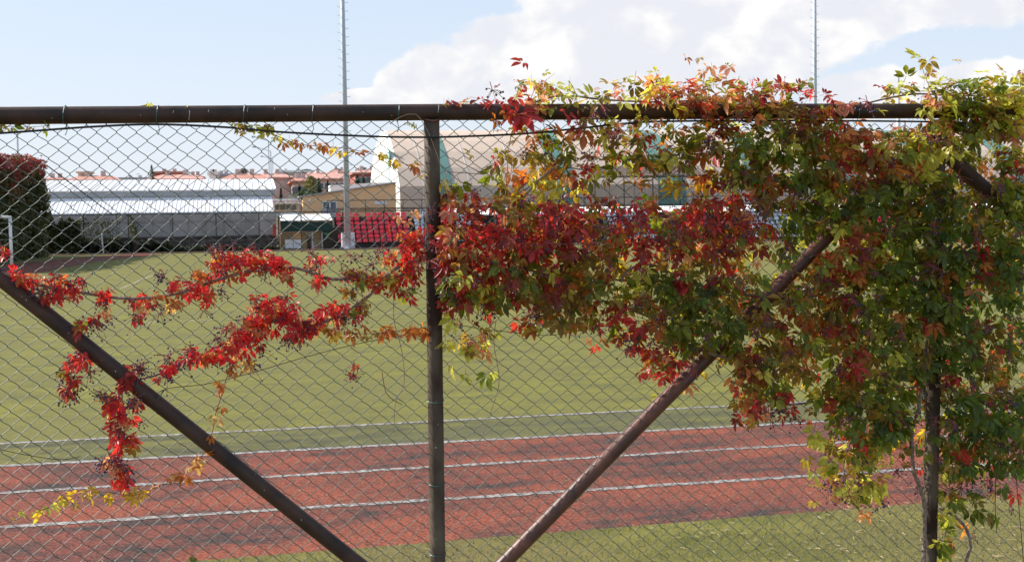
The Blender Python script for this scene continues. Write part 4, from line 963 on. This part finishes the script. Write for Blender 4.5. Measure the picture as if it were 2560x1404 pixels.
# local x -> world X, local y -> world Z, local z -> towards the camera (-Y)
BASE = Matrix(((1, 0, 0), (0, 0, -1), (0, 1, 0)))
def leaf_at(g, pos, scale, tilt=0.0, face=1.0):
    rx = g.gauss(-15+tilt, 28); ry = g.gauss(-18, 38); rz = g.gauss(0, 32)
    m = BASE @ Euler((R(rx), R(ry), R(rz)), 'XYZ').to_matrix() @ Matrix.Scale(scale, 3)
    return Matrix.Translation(pos) @ m.to_4x4()
def finish_vine(root, leaves, cap=300):
    leaves.sort(key=lambda q: q[1].translation.y-0.9*q[2]*0.05)
    objs, rest = leaves[:cap], leaves[cap:]
    inv = Vector(root.location)
    for key, m, s in objs:
        o = link('leaf', LV[key][3], root); mm = m.copy(); mm.translation = m.translation-inv; o.matrix_local = mm
    if rest:
        vs, ts, cs = [], [], []; b = 0; g = np.random.default_rng(5)
        for key, m, s in rest:
            v, t, c, _ = LV[key]; A = np.array(m); vs.append(v@A[:3, :3].T+A[:3, 3]); ts.append(t+b); b += len(v)
            cc = c.copy(); cc[:, :3] *= g.uniform(0.7, 1.3); cs.append(cc)
        o = quads('foliage', np.concatenate(vs), np.concatenate(ts), M['leaf'], root, True, np.concatenate(cs)); o['kind'] = 'stuff'
# berry clusters
def berry_mesh(seed):
    g = random.Random(seed); bm_v = []; bm_f = []; mi = []
    t = (1+5**0.5)/2; ico = [(-1,t,0),(1,t,0),(-1,-t,0),(1,-t,0),(0,-1,t),(0,1,t),(0,-1,-t),(0,1,-t),(t,0,-1),(t,0,1),(-t,0,-1),(-t,0,1)]
    icf = [(0,11,5),(0,5,1),(0,1,7),(0,7,10),(0,10,11),(1,5,9),(5,11,4),(11,10,2),(10,7,6),(7,1,8),(3,9,4),(3,4,2),(3,2,6),(3,6,8),(3,8,9),(4,9,5),(2,4,11),(6,2,10),(8,6,7),(9,8,1)]
    mb = MB(); n = g.randint(9, 20); mb.cur = 1
    mb.tube([(0, 0, 0.025), (0, 0, 0.0)], 0.0012, 3, cap=False)
    for k in range(n):
        p = Vector((g.gauss(0, 0.019), g.gauss(0, 0.012), g.gauss(-0.012, 0.015)))
        mb.cur = 1; mb.tube([(0, 0, 0.002), p*0.5+Vector((0, 0, 0.004)), p], 0.0009, 3, cap=False)
        r = g.uniform(0.0026, 0.0041); mb.cur = 0 if g.random() < 0.93 else 1
        mb.add([(p.x+x*r/1.9, p.y+y*r/1.9, p.z+z*r/1.9) for x, y, z in ico], icf)
    me = bpy.data.meshes.new('berry_cluster'); me.from_pydata(mb.v, [], mb.f); me.materials.append(M['berry']); me.materials.append(M['pedicel'])
    me.polygons.foreach_set('material_index', mb.mi); me.polygons.foreach_set('use_smooth', [True]*len(mb.f)); return me
BM = [berry_mesh(100+i) for i in range(10)]
def berries(root, pts, g, scale=1.0):
    for p in pts:
        o = link('berry_cluster', BM[g.randrange(10)], root); o.location = p-Vector(root.location)
        o.rotation_euler = (g.uniform(-0.7, 0.7), g.uniform(-0.7, 0.7), g.uniform(0, 6)); s = scale*g.uniform(0.8, 1.25); o.scale = (s, s, s)
def stems(root, lists, m='stem'):
    for pts, off, r0, r1 in lists:
        mb = MB(); mb.tube(curve_pts(pts, off), r0, 7, r1); mb.build('stem', M[m], root, True)

# --- the big creeper over the right-hand bay: colour and density of its leaves, one character per 60 x 60 px of fence
COLS = ["....P....L.PP.......LLL.L",
        ".RRRPLLPPPPPPRPRR.GLLLGLL",
        "...RRLMLPPPPOOMMOR..LLGGL",
        "...OGGMMLGGMMGGGMOOLLLGLL",
        "..OOYLMLGGGOGGDGGOROLGGLD",
        "OOOOYLMMMMYORRDMGGGGGGGGG",
        "RRROORRRRRRRRRDGGGGGGGGGG",
        "RRRRRRRMRRDRRRMGGOOGGKKKK",
        "RRRRDDMMMOOOOLLGOOOGKKKKK",
        "DDDMDDMMGGGGMMGOOOGGKKKKK",
        "LLR.MMMDRMGGGGMMMOGGGKKKK",
        ".LL...RRRRGGGMOOOMGGGKKKK",
        ".LL......RRMMOMMGMMGGKKMG",
        ".........RR..OGGMMGGGMMGM",
        ".............RRRMGGGGKKKK",
        "................LGKKKKKKK",
        "................YLLLGKKKK",
        "................YLLYGGKKK",
        "................LLL..GG.K",
        ".....................GG..",
        ".....................G..."]
DENS = ["0000200001032000000012101",
        "0112655558898887101458989",
        "0003533455556889961128899",
        "0003665666779889999999847",
        "0024556656665989999994849",
        "3336665212257898999997688",
        "8777889787788938999998999",
        "9999999889999728699999999",
        "9999998757765447899999999",
        "8998899868999869999999999",
        "1220688778999678999999856",
        "0220001463889578999999988",
        "0210000027853998589999977",
        "0000000002301893699987767",
        "0000000000001871489968899",
        "0000000000000000479948999",
        "0000000000000000377428998",
        "0000000000000000288211321",
        "0000000000000000122004401",
        "0000000000000000000004200",
        "0000000000000000000004100"]
g = random.Random(99)
vine = empty('creeper_vine', (F(2323, 1404).x, YF-0.05, 0), 'big creeper smothering the right half of the fence, red turning green', 'creeper')
LVS = []; BER = []
for r_, (cr, dr) in enumerate(zip(COLS, DENS)):
    for c_ in range(25):
        d = int(dr[c_]) if c_ < len(dr) else 0; ch = cr[c_] if c_ < len(cr) else '.'
        if ch == '.' or d == 0: continue
        nlv = {1: 0.7, 2: 1.3, 3: 2.1, 4: 3.1, 5: 4.2, 6: 5.6, 7: 7.8, 8: 10.5, 9: 13.5}[d]
        nlv *= (3.2 if (r_ < 3 and c_ > 17) else 2.6 if r_ < 3 else 2.5 if (r_ < 6 and c_ > 16) else 1.95); nlv = int(nlv)+(1 if g.random() < nlv % 1 else 0)
        for _ in range(nlv):
            px = 1060+60*(c_+g.uniform(-0.12, 1.12)); py = 150+60*(r_+g.uniform(-0.12, 1.12))
            if c_ == 0 and px < 1108 and 300 < py: px = g.uniform(1108, 1130)
            # keep the lower sunlit part of the brace, the gap of the right brace and the post clear in front
            depth = 0.14 if d > 6 or (c_ > 18 and r_ < 4) else 0.08
            off = g.uniform(-0.10, depth)
            if d >= 8 and g.random() < 0.4: off = g.uniform(0.03, 0.19)
            bx = 2010-(py-650)*1.0
            if (575 < py < 745 or 865 < py < 1010) and abs(px-bx) < 44 and off > -0.05:
                if g.random() < 0.88: off = g.uniform(-0.11, -0.05)
            if 385 < py < 485 and abs((px-2352)-(py-372)*1.1) < 46 and off > -0.05: off = -0.07
            if py > 1170 and abs(px-2325) < 44 and off > -0.05: off = -0.07
            if 930 < py <= 1170 and abs(px-2328) < 38 and off > -0.05 and g.random() < 0.85: off = -0.07
            pal = g.choice(MIX[ch])
            q = noise.noise(Vector((px*0.012, py*0.012, 5.0)))
            if ch in 'GKM' and q > 0.28 and g.random() < 0.5: pal = g.choice('OMR')
            if off < -0.02 and g.random() < 0.35: pal = g.choice('LYOR')
            tilt = (-52 if py < 300 else -30) if py < 345 else (-12 if py < 560 else 0)
            sc = (g.uniform(0.38, 0.7) if g.random() < 0.35 else g.uniform(0.62, 1.02))*(0.88 if ch in 'RB' else 1.0)
            LVS.append(((pal, g.randrange(NV)), leaf_at(g, F(px, py, off), sc, tilt), sc))
        nb = {9: 1.0, 8: 0.95, 7: 0.85, 6: 0.6, 5: 0.4}.get(d, 0.05)*(0.45 if r_ < 3 else 1.0)
        if g.random() < nb and noise.noise(Vector((c_*0.55, r_*0.55, 9.0))) > -0.18: BER.append(F(1060+60*(c_+g.random()), 150+60*(r_+g.random()), g.uniform(0.09, 0.20)))
        if r_ >= 14 and d <= 3 and g.random() < 0.5: BER.append(F(1060+60*(c_+g.random()), 150+60*(r_+g.random()), 0.0))
# berries fringing the lower edge
for px, py in ((1200, 770), (1225, 762), (1330, 772), (1390, 800), (1455, 815), (1490, 812), (1535, 822), (1560, 838), (1588, 845), (1640, 818), (1635, 850), (1930, 1035), (1985, 1040), (1955, 1025), (1860, 1005), (1880, 1040),
               (2080, 1085), (2065, 1120), (2150, 1190), (2100, 1245), (2165, 1240), (2190, 1250), (2130, 1235), (2240, 1175), (2420, 1190), (2500, 1180), (2530, 1175), (2470, 1200), (2400, 1160), (2555, 1185), (1180, 480), (1130, 470),
               (1830, 600), (1850, 590), (1870, 560), (1915, 520), (1935, 500), (1730, 500), (1745, 485), (1900, 560)):
    BER.append(F(px+g.uniform(-5, 5), py, g.uniform(0.0, 0.08)))
stems(vine, [([(2420, 1560), (2415, 1404), (2427, 1370), (2415, 1320), (2380, 1285), (2346, 1268)], 0.04, 0.0085, 0.006),
             ([(2300, 1600), (2312, 1300), (2300, 1220), (2284, 1175), (2280, 1080), (2300, 1000), (2310, 900), (2330, 700), (2330, 500), (2320, 330)], 0.045, 0.0095, 0.006),
             ([(2330, 640), (2200, 700), (2050, 720), (1900, 740), (1700, 705), (1560, 700), (1400, 690), (1250, 660), (1110, 650)], 0.02, 0.007, 0.003),
             ([(1550, 705), (1565, 680), (1600, 662), (1640, 664), (1690, 690)], 0.05, 0.006, 0.004),
             ([(1700, 850), (1640, 800), (1520, 755), (1440, 740), (1330, 735)], 0.05, 0.006, 0.003),
             ([(1920, 900), (1800, 890), (1700, 850), (1650, 800)], 0.05, 0.007, 0.004),
             ([(1250, 600), (1290, 520), (1330, 470), (1370, 430), (1420, 400)], 0.03, 0.005, 0.003),
             ([(1265, 600), (1272, 540), (1300, 470), (1345, 450), (1400, 420), (1460, 425)], 0.02, 0.004, 0.002),
             ([(1150, 560), (1200, 530), (1250, 505), (1320, 470)], 0.02, 0.003, 0.002),
             ([(1110, 765), (1150, 745), (1190, 720), (1230, 690)], 0.02, 0.003, 0.002),
             ([(1300, 268), (1400, 240), (1520, 250), (1650, 255), (1800, 250), (1990, 262), (2120, 268)], 0.01, 0.004, 0.003),
             ([(2140, 268), (2200, 250), (2290, 235), (2400, 240), (2560, 235)], 0.0, 0.004, 0.003),
             ([(1820, 950), (1900, 980), (1960, 1010), (2060, 1000), (2200, 980), (2320, 960)], 0.03, 0.005, 0.003),
             ([(2340, 960), (2450, 1000), (2600, 1040)], 0.04, 0.005, 0.003), ([(2335, 760), (2450, 700), (2620, 690)], 0.03, 0.006, 0.003),
             ([(2120, 1250), (2110, 1160), (2140, 1080), (2190, 1020)], 0.03, 0.003, 0.002)])
stems(vine, [([(1757, 222), (1760, 190), (1768, 166)], 0.0, 0.0013, 0.0009), ([(1640, 245), (1648, 210), (1640, 182)], 0, 0.0013, 0.0009), ([(1583, 245), (1578, 215), (1568, 195)], 0, 0.0013, 0.0009),
             ([(1325, 250), (1335, 225), (1328, 200)], 0, 0.0013, 0.0009), ([(1443, 262), (1440, 235), (1425, 205)], 0, 0.0013, 0.0009), ([(2330, 230), (2312, 190), (2302, 155)], 0, 0.0015, 0.001), ([(2560, 260), (2552, 210), (2556, 180)], 0, 0.0013, 0.0009),
             ([(1250, 280), (1200, 262), (1170, 255), (1120, 258)], 0.0, 0.0014, 0.001)], 'stem_r')
for (px, py, pal) in ((1768, 166, 'P'), (1755, 180, 'P'), (1742, 200, 'L'), (1640, 180, 'L'), (1648, 200, 'L'), (1640, 215, 'L'), (1652, 225, 'P'), (1568, 195, 'L'), (1592, 203, 'L'), (1328, 200, 'L'), (1345, 212, 'R'), (1360, 205, 'P'), (1372, 215, 'R'), (1310, 225, 'R'),
                      (1425, 205, 'L'), (1438, 222, 'L'), (2302, 155, 'L'), (2315, 165, 'L'), (2320, 180, 'P'), (2312, 200, 'L'), (2556, 178, 'P'), (2548, 200, 'L'), (2535, 190, 'L'), (1203, 248, 'R'), (1208, 262, 'R'), (1130, 256, 'R'), (1148, 262, 'O'), (1110, 258, 'Y'), (1165, 252, 'Y'),
                      (1960, 215, 'P'), (1930, 210, 'R'), (1985, 222, 'R'), (1800, 190, 'P'), (1820, 200, 'P')):
    LVS.append(((pal, g.randrange(NV)), leaf_at(g, F(px, py, g.uniform(-0.02, 0.03)), g.uniform(0.45, 0.8), -35), 0.6))
# red hero leaves hanging in front of the rail
for (px, py, pal, sc) in ((1300, 285, 'R', 1.3), (1280, 300, 'R', 1.1), (1270, 285, 'O', 0.9), (1320, 292, 'R', 1.2), (1420, 285, 'R', 0.9), (1445, 320, 'D', 1.0), (1460, 330, 'O', 1.0), (1530, 300, 'L', 1.0), (1410, 350, 'O', 1.1), (1600, 350, 'G', 1.2), (1610, 400, 'O', 1.3), (1590, 460, 'M', 1.3), (1500, 400, 'M', 1.1),
                      (1720, 360, 'G', 1.3), (1700, 390, 'G', 1.3), (1690, 470, 'Y', 1.0), (1370, 490, 'L', 1.2), (1290, 245, 'R', 0.8), (1265, 255, 'R', 0.7), (1470, 290, 'M', 1.1), (2120, 262, 'P', 0.8), (2090, 270, 'P', 0.8), (1200, 740, 'L', 0.9), (1170, 760, 'W', 0.8), (1150, 735, 'R', 0.8), (1125, 770, 'D', 0.8), (1190, 730, 'Y', 0.8)):
    LVS.append(((pal, g.randrange(NV-1)), leaf_at(g, F(px, py, 0.09), sc, -15), sc+2.0))
finish_vine(vine, LVS); g.shuffle(BER); berries(vine, BER[:298], g, 1.15)

# --- branch helper for the red and yellow shoots left of the middle post
def shoot(label, path, width, palfn, dens, scale, stem_r=(0.004, 0.002), stem_m='stem', blobs=(), nber=0, seed=1, off=0.015, extra=(), bers=(), spread=0.5):
    g = random.Random(seed); root = empty('creeper_branch', F(*path[0], off), label, 'creeper branch', None)
    stems(root, [(path, off, stem_r[0], stem_r[1])]+[(p, off, r0, r1) for p, r0, r1 in extra], stem_m)
    L = []; P = curve_pts(path, off, 8)
    for i, p in enumerate(P):
        t = i/(len(P)-1)
        k = dens; k = int(k)+(1 if g.random() < k % 1 else 0)
        for _ in range(k):
            q = p+Vector((g.gauss(0, width*0.0015), g.gauss(-0.005, 0.018), g.gauss(0, width*0.0015))); sc = g.uniform(0.7, 1.2)*scale
            L.append(((g.choice(palfn(t)), g.randrange(NV)), leaf_at(g, q, sc, 0), sc))
    for (px, py, rx, ry, n, pal) in blobs:
        for _ in range(int(n*0.72+0.7)):
            q = F(px+g.gauss(0, rx*spread), py+g.gauss(0, ry*spread), off+g.uniform(-0.05, 0.05)); sc = g.uniform(0.6, 1.1)*scale
            L.append(((g.choice(MIX[pal]), g.randrange(NV)), leaf_at(g, q, sc, 0), sc))
    finish_vine(root, L)
    pts = [F(px+g.uniform(-6, 6), py+g.uniform(-6, 6), off+g.uniform(-0.02, 0.03)) for px, py in bers]
    for _ in range(nber):
        b = g.choice(blobs) if blobs else None
        if b: pts.append(F(b[0]+g.gauss(0, b[2]*0.6), b[1]+g.gauss(0, b[3]*0.6), off+g.uniform(-0.02, 0.04)))
    berries(root, pts, g)
    return root
shoot('upper red creeper branch running from the left edge to the middle post',
      [(1066, 640), (1000, 690), (940, 695), (900, 690), (840, 698), (800, 690), (750, 672), (700, 668), (640, 675), (590, 685), (540, 700), (480, 722), (420, 738), (340, 746), (270, 742), (210, 732), (140, 722), (60, 700), (-30, 668)],
      8, lambda t: 'SSRO', 0.21, 0.58, (0.0068, 0.0048),
      blobs=[(1030, 600, 40, 50, 55, 'B'), (1035, 660, 35, 50, 40, 'R'), (985, 650, 45, 30, 30, 'B'), (960, 700, 55, 28, 42, 'O'), (1000, 730, 45, 18, 16, 'R'), (905, 690, 45, 22, 22, 'O'), (880, 720, 25, 20, 8, 'M'),
             (790, 655, 25, 22, 16, 'B'), (800, 700, 25, 16, 9, 'B'), (560, 650, 48, 32, 48, 'B'), (640, 650, 48, 26, 42, 'B'), (700, 660, 32, 26, 26, 'B'), (725, 690, 14, 14, 5, 'R'),
             (505, 700, 32, 28, 26, 'B'), (520, 745, 26, 16, 12, 'B'), (440, 715, 26, 18, 14, 'B'), (430, 762, 18, 14, 6, 'W'), (345, 760, 28, 18, 14, 'B'), (344, 792, 10, 9, 4, 'R'), (265, 735, 24, 28, 16, 'B'), (265, 770, 14, 18, 7, 'B'), (238, 803, 16, 11, 7, 'R'),
             (205, 815, 12, 16, 5, 'R'), (190, 715, 16, 16, 9, 'B'), (140, 712, 34, 30, 26, 'B'), (90, 702, 34, 18, 22, 'B'), (40, 690, 26, 14, 14, 'B'), (10, 620, 9, 22, 7, 'B'), (120, 735, 22, 14, 9, 'R')],
      nber=44, seed=11, bers=[(585, 612), (640, 612), (530, 625), (770, 650), (870, 640), (900, 640), (205, 700), (395, 690), (405, 690), (480, 690), (1010, 600), (950, 620), (510, 770), (400, 780), (270, 800), (555, 730)])
shoot('lower red creeper branch climbing from the left brace to the middle post',
      [(1066, 645), (1010, 660), (965, 690), (930, 730), (880, 770), (830, 795), (790, 812), (740, 812), (700, 800), (650, 815), (600, 850), (550, 880), (490, 895), (440, 915), (395, 935), (350, 947)],
      8, lambda t: 'SSR', 0.19, 0.62, (0.0068, 0.0040),
      blobs=[(690, 770, 46, 28, 52, 'B'), (640, 815, 52, 32, 62, 'B'), (725, 800, 32, 26, 34, 'B'), (600, 850, 48, 28, 42, 'B'), (540, 885, 44, 22, 30, 'B'), (490, 885, 28, 22, 18, 'B'), (770, 815, 26, 16, 14, 'R'), (825, 778, 28, 22, 20, 'B'),
             (795, 800, 22, 16, 9, 'R'), (860, 770, 18, 18, 8, 'R'), (905, 765, 18, 18, 8, 'O'), (420, 915, 18, 18, 10, 'B'), (345, 920, 14, 9, 5, 'R'), (610, 905, 16, 12, 4, 'W'), (740, 840, 20, 10, 6, 'B')],
      nber=34, seed=12, bers=[(640, 745), (720, 745), (560, 820), (570, 850), (650, 880), (890, 790), (860, 800), (570, 910), (755, 850)])
shoot('red creeper cluster hanging down beside the left brace',
      [(318, 940), (305, 985), (308, 1040), (300, 1090), (305, 1150), (300, 1205)], 10, lambda t: 'RRR', 0.4, 0.72, (0.0028, 0.0012),
      blobs=[(282, 1010, 20, 20, 14, 'B'), (310, 1040, 20, 20, 12, 'B'), (255, 985, 12, 12, 5, 'D'), (335, 1010, 12, 12, 4, 'R'), (300, 1095, 26, 26, 18, 'B'), (330, 1100, 14, 26, 10, 'R'), (285, 1150, 18, 22, 12, 'B'), (300, 1195, 20, 16, 12, 'B')],
      nber=14, seed=13, bers=[(255, 1155), (270, 1160), (350, 1050), (290, 1070), (250, 990), (300, 975)])
shoot('small reddish creeper cluster hanging below the left end of the upper branch',
      [(205, 820), (200, 870), (185, 910), (180, 950), (172, 985)], 8, lambda t: 'RRO', 0.3, 0.66, (0.0018, 0.001),
      blobs=[(190, 890, 16, 14, 8, 'B'), (205, 905, 18, 10, 6, 'R'), (165, 925, 18, 14, 8, 'O'), (185, 945, 14, 12, 6, 'R'), (168, 975, 12, 10, 4, 'R')], nber=7, seed=14, bers=[(150, 930), (165, 990), (180, 985), (232, 925)])
shoot('thin orange to yellow shoot trailing down to the lower left corner',
      [(600, 890), (590, 910), (570, 935), (555, 985), (540, 1030), (532, 1075), (515, 1120), (490, 1160), (440, 1195), (390, 1218), (330, 1238), (250, 1228), (170, 1250), (90, 1280), (30, 1302), (-30, 1318)],
      6, lambda t: 'OOW' if t < 0.5 else ('YYW' if t < 0.78 else 'LLY'), 0.62, 0.55, (0.0016, 0.0010), 'stem_r', seed=15)
shoot('thin orange and green shoot running level to the middle post',
      [(1066, 818), (1000, 826), (940, 833), (880, 832), (820, 825), (790, 815)], 7, lambda t: 'OMOO' if t < 0.7 else 'MLO', 0.65, 0.62, (0.0016, 0.0011), 'stem_r', seed=16)
shoot('thin shoot with yellow leaves hanging under the top rail to the post',
      [(560, 300), (620, 318), (680, 335), (740, 358), (800, 366), (870, 372), (940, 388), (1000, 405), (1066, 432)], 6, lambda t: 'YLM' if t < 0.3 else 'YYO', 0.42, 0.48, (0.0013, 0.0010), 'stem_r', seed=17,
      blobs=[(610, 315, 22, 8, 7, 'M'), (665, 322, 20, 12, 10, 'L'), (690, 345, 10, 8, 3, 'L'), (960, 385, 18, 12, 5, 'Y'), (1030, 310, 12, 8, 3, 'Y')])
shoot('tiny green-yellow leaf row just below the rail at the left edge',
      [(-30, 314), (20, 316), (70, 318), (120, 314)], 4, lambda t: 'LYG', 0.6, 0.5, (0.0011, 0.0009), 'stem_r', seed=18, off=-0.01)
shoot('few small green leaves peeping over the top of the rail',
      [(320, 268), (345, 266), (370, 263), (400, 266), (440, 268), (520, 267), (580, 266)], 3, lambda t: 'LG', 0.16, 0.45, (0.0010, 0.0008), 'stem_r', seed=19, off=-0.015, blobs=[(372, 262, 10, 4, 4, 'L')])
shoot('pale green and wine red leaf cluster hanging right of the middle post',
      [(1235, 790), (1225, 820), (1195, 838), (1170, 850), (1150, 862)], 9, lambda t: 'LMD', 0.6, 0.62, (0.0014, 0.001), 'stem_r', seed=20, blobs=[(1165, 865, 18, 16, 7, 'L'), (1195, 870, 16, 14, 6, 'W'), (1180, 880, 14, 12, 4, 'D'), (1215, 845, 10, 14, 4, 'L')], bers=[(1160, 840)])
shoot('lone dark red berry twig dangling in the mesh left of the post',
      [(886, 905), (885, 925), (884, 940)], 3, lambda t: 'DR', 0.5, 0.45, (0.0009, 0.0007), 'stem_r', seed=21, bers=[(884, 944), (882, 938)])
shoot('green trailing shoot on the lower right of the right-hand post',
      [(2370, 1180), (2375, 1240), (2368, 1300), (2362, 1350), (2358, 1400)], 14, lambda t: 'GL', 0.55, 0.75, (0.0016, 0.001), 'stem_r', seed=22, off=0.045, blobs=[(2430, 1240, 30, 22, 8, 'G'), (2470, 1290, 28, 16, 7, 'G'), (2350, 1380, 14, 12, 3, 'G')])
shoot('pale weed shoot poking up at the bottom edge left of the middle',
      [(486, 1460), (482, 1404), (478, 1385), (484, 1365)], 5, lambda t: 'LG', 0.3, 0.5, (0.0012, 0.0008), 'stem_r', seed=23, off=-0.05, blobs=[(490, 1392, 12, 7, 4, 'G')])

# ================================================================== NEAR LITTER AND GRASS BLADES
g = np.random.default_rng(77)
n = 42000; x = g.uniform(-4, 14, n); y = np.array([g.uniform(6.3, max(6.4, lD(q)-0.01)) for q in x]); a = g.random(n)*6.283; h = g.uniform(0.010, 0.028, n)
w = 0.0022; lx, ly = g.normal(size=n)*0.008, g.normal(size=n)*0.008
v = np.stack([np.stack([x-np.cos(a)*w, y-np.sin(a)*w, np.full(n, 0.004)], 1), np.stack([x+np.cos(a)*w, y+np.sin(a)*w, np.full(n, 0.004)], 1), np.stack([x+lx, y+ly, 0.004+h], 1)], 1).reshape(-1, 3)
o = quads('grass', v, np.arange(3*n).reshape(-1, 3), M['blade'], None, False); o['kind'] = 'stuff'
mb = MB(); rs = random.Random(31)
for k in range(3200):
    if k < 1300: x = rs.uniform(2.5, 7.5); y = rs.uniform(6.0, 8.2)
    elif k < 1600: x = rs.uniform(-4, 10); y = rs.uniform(6.8, lD(x))
    else: x = rs.uniform(-5, 13); y = rs.uniform(lD(x), lA(x))
    t = rs.random()*6.28; L = rs.uniform(0.008, 0.034)*(1 if k < 1600 else 0.6); w = rs.uniform(0.0008, 0.0018); c, s = math.cos(t), math.sin(t); z = 0.013
    mb.add([(x-c*L-s*w, y-s*L+c*w, z), (x-c*L+s*w, y-s*L-c*w, z), (x+c*L+s*w, y+s*L-c*w, z+rs.uniform(0, 0.012)), (x+c*L-s*w, y+s*L+c*w, z+rs.uniform(0, 0.012)), (x, y, z+0.006)], [(0, 1, 4), (1, 2, 4), (2, 3, 4), (3, 0, 4)])
o = mb.build('straw_litter', M['straw']); o['kind'] = 'stuff'
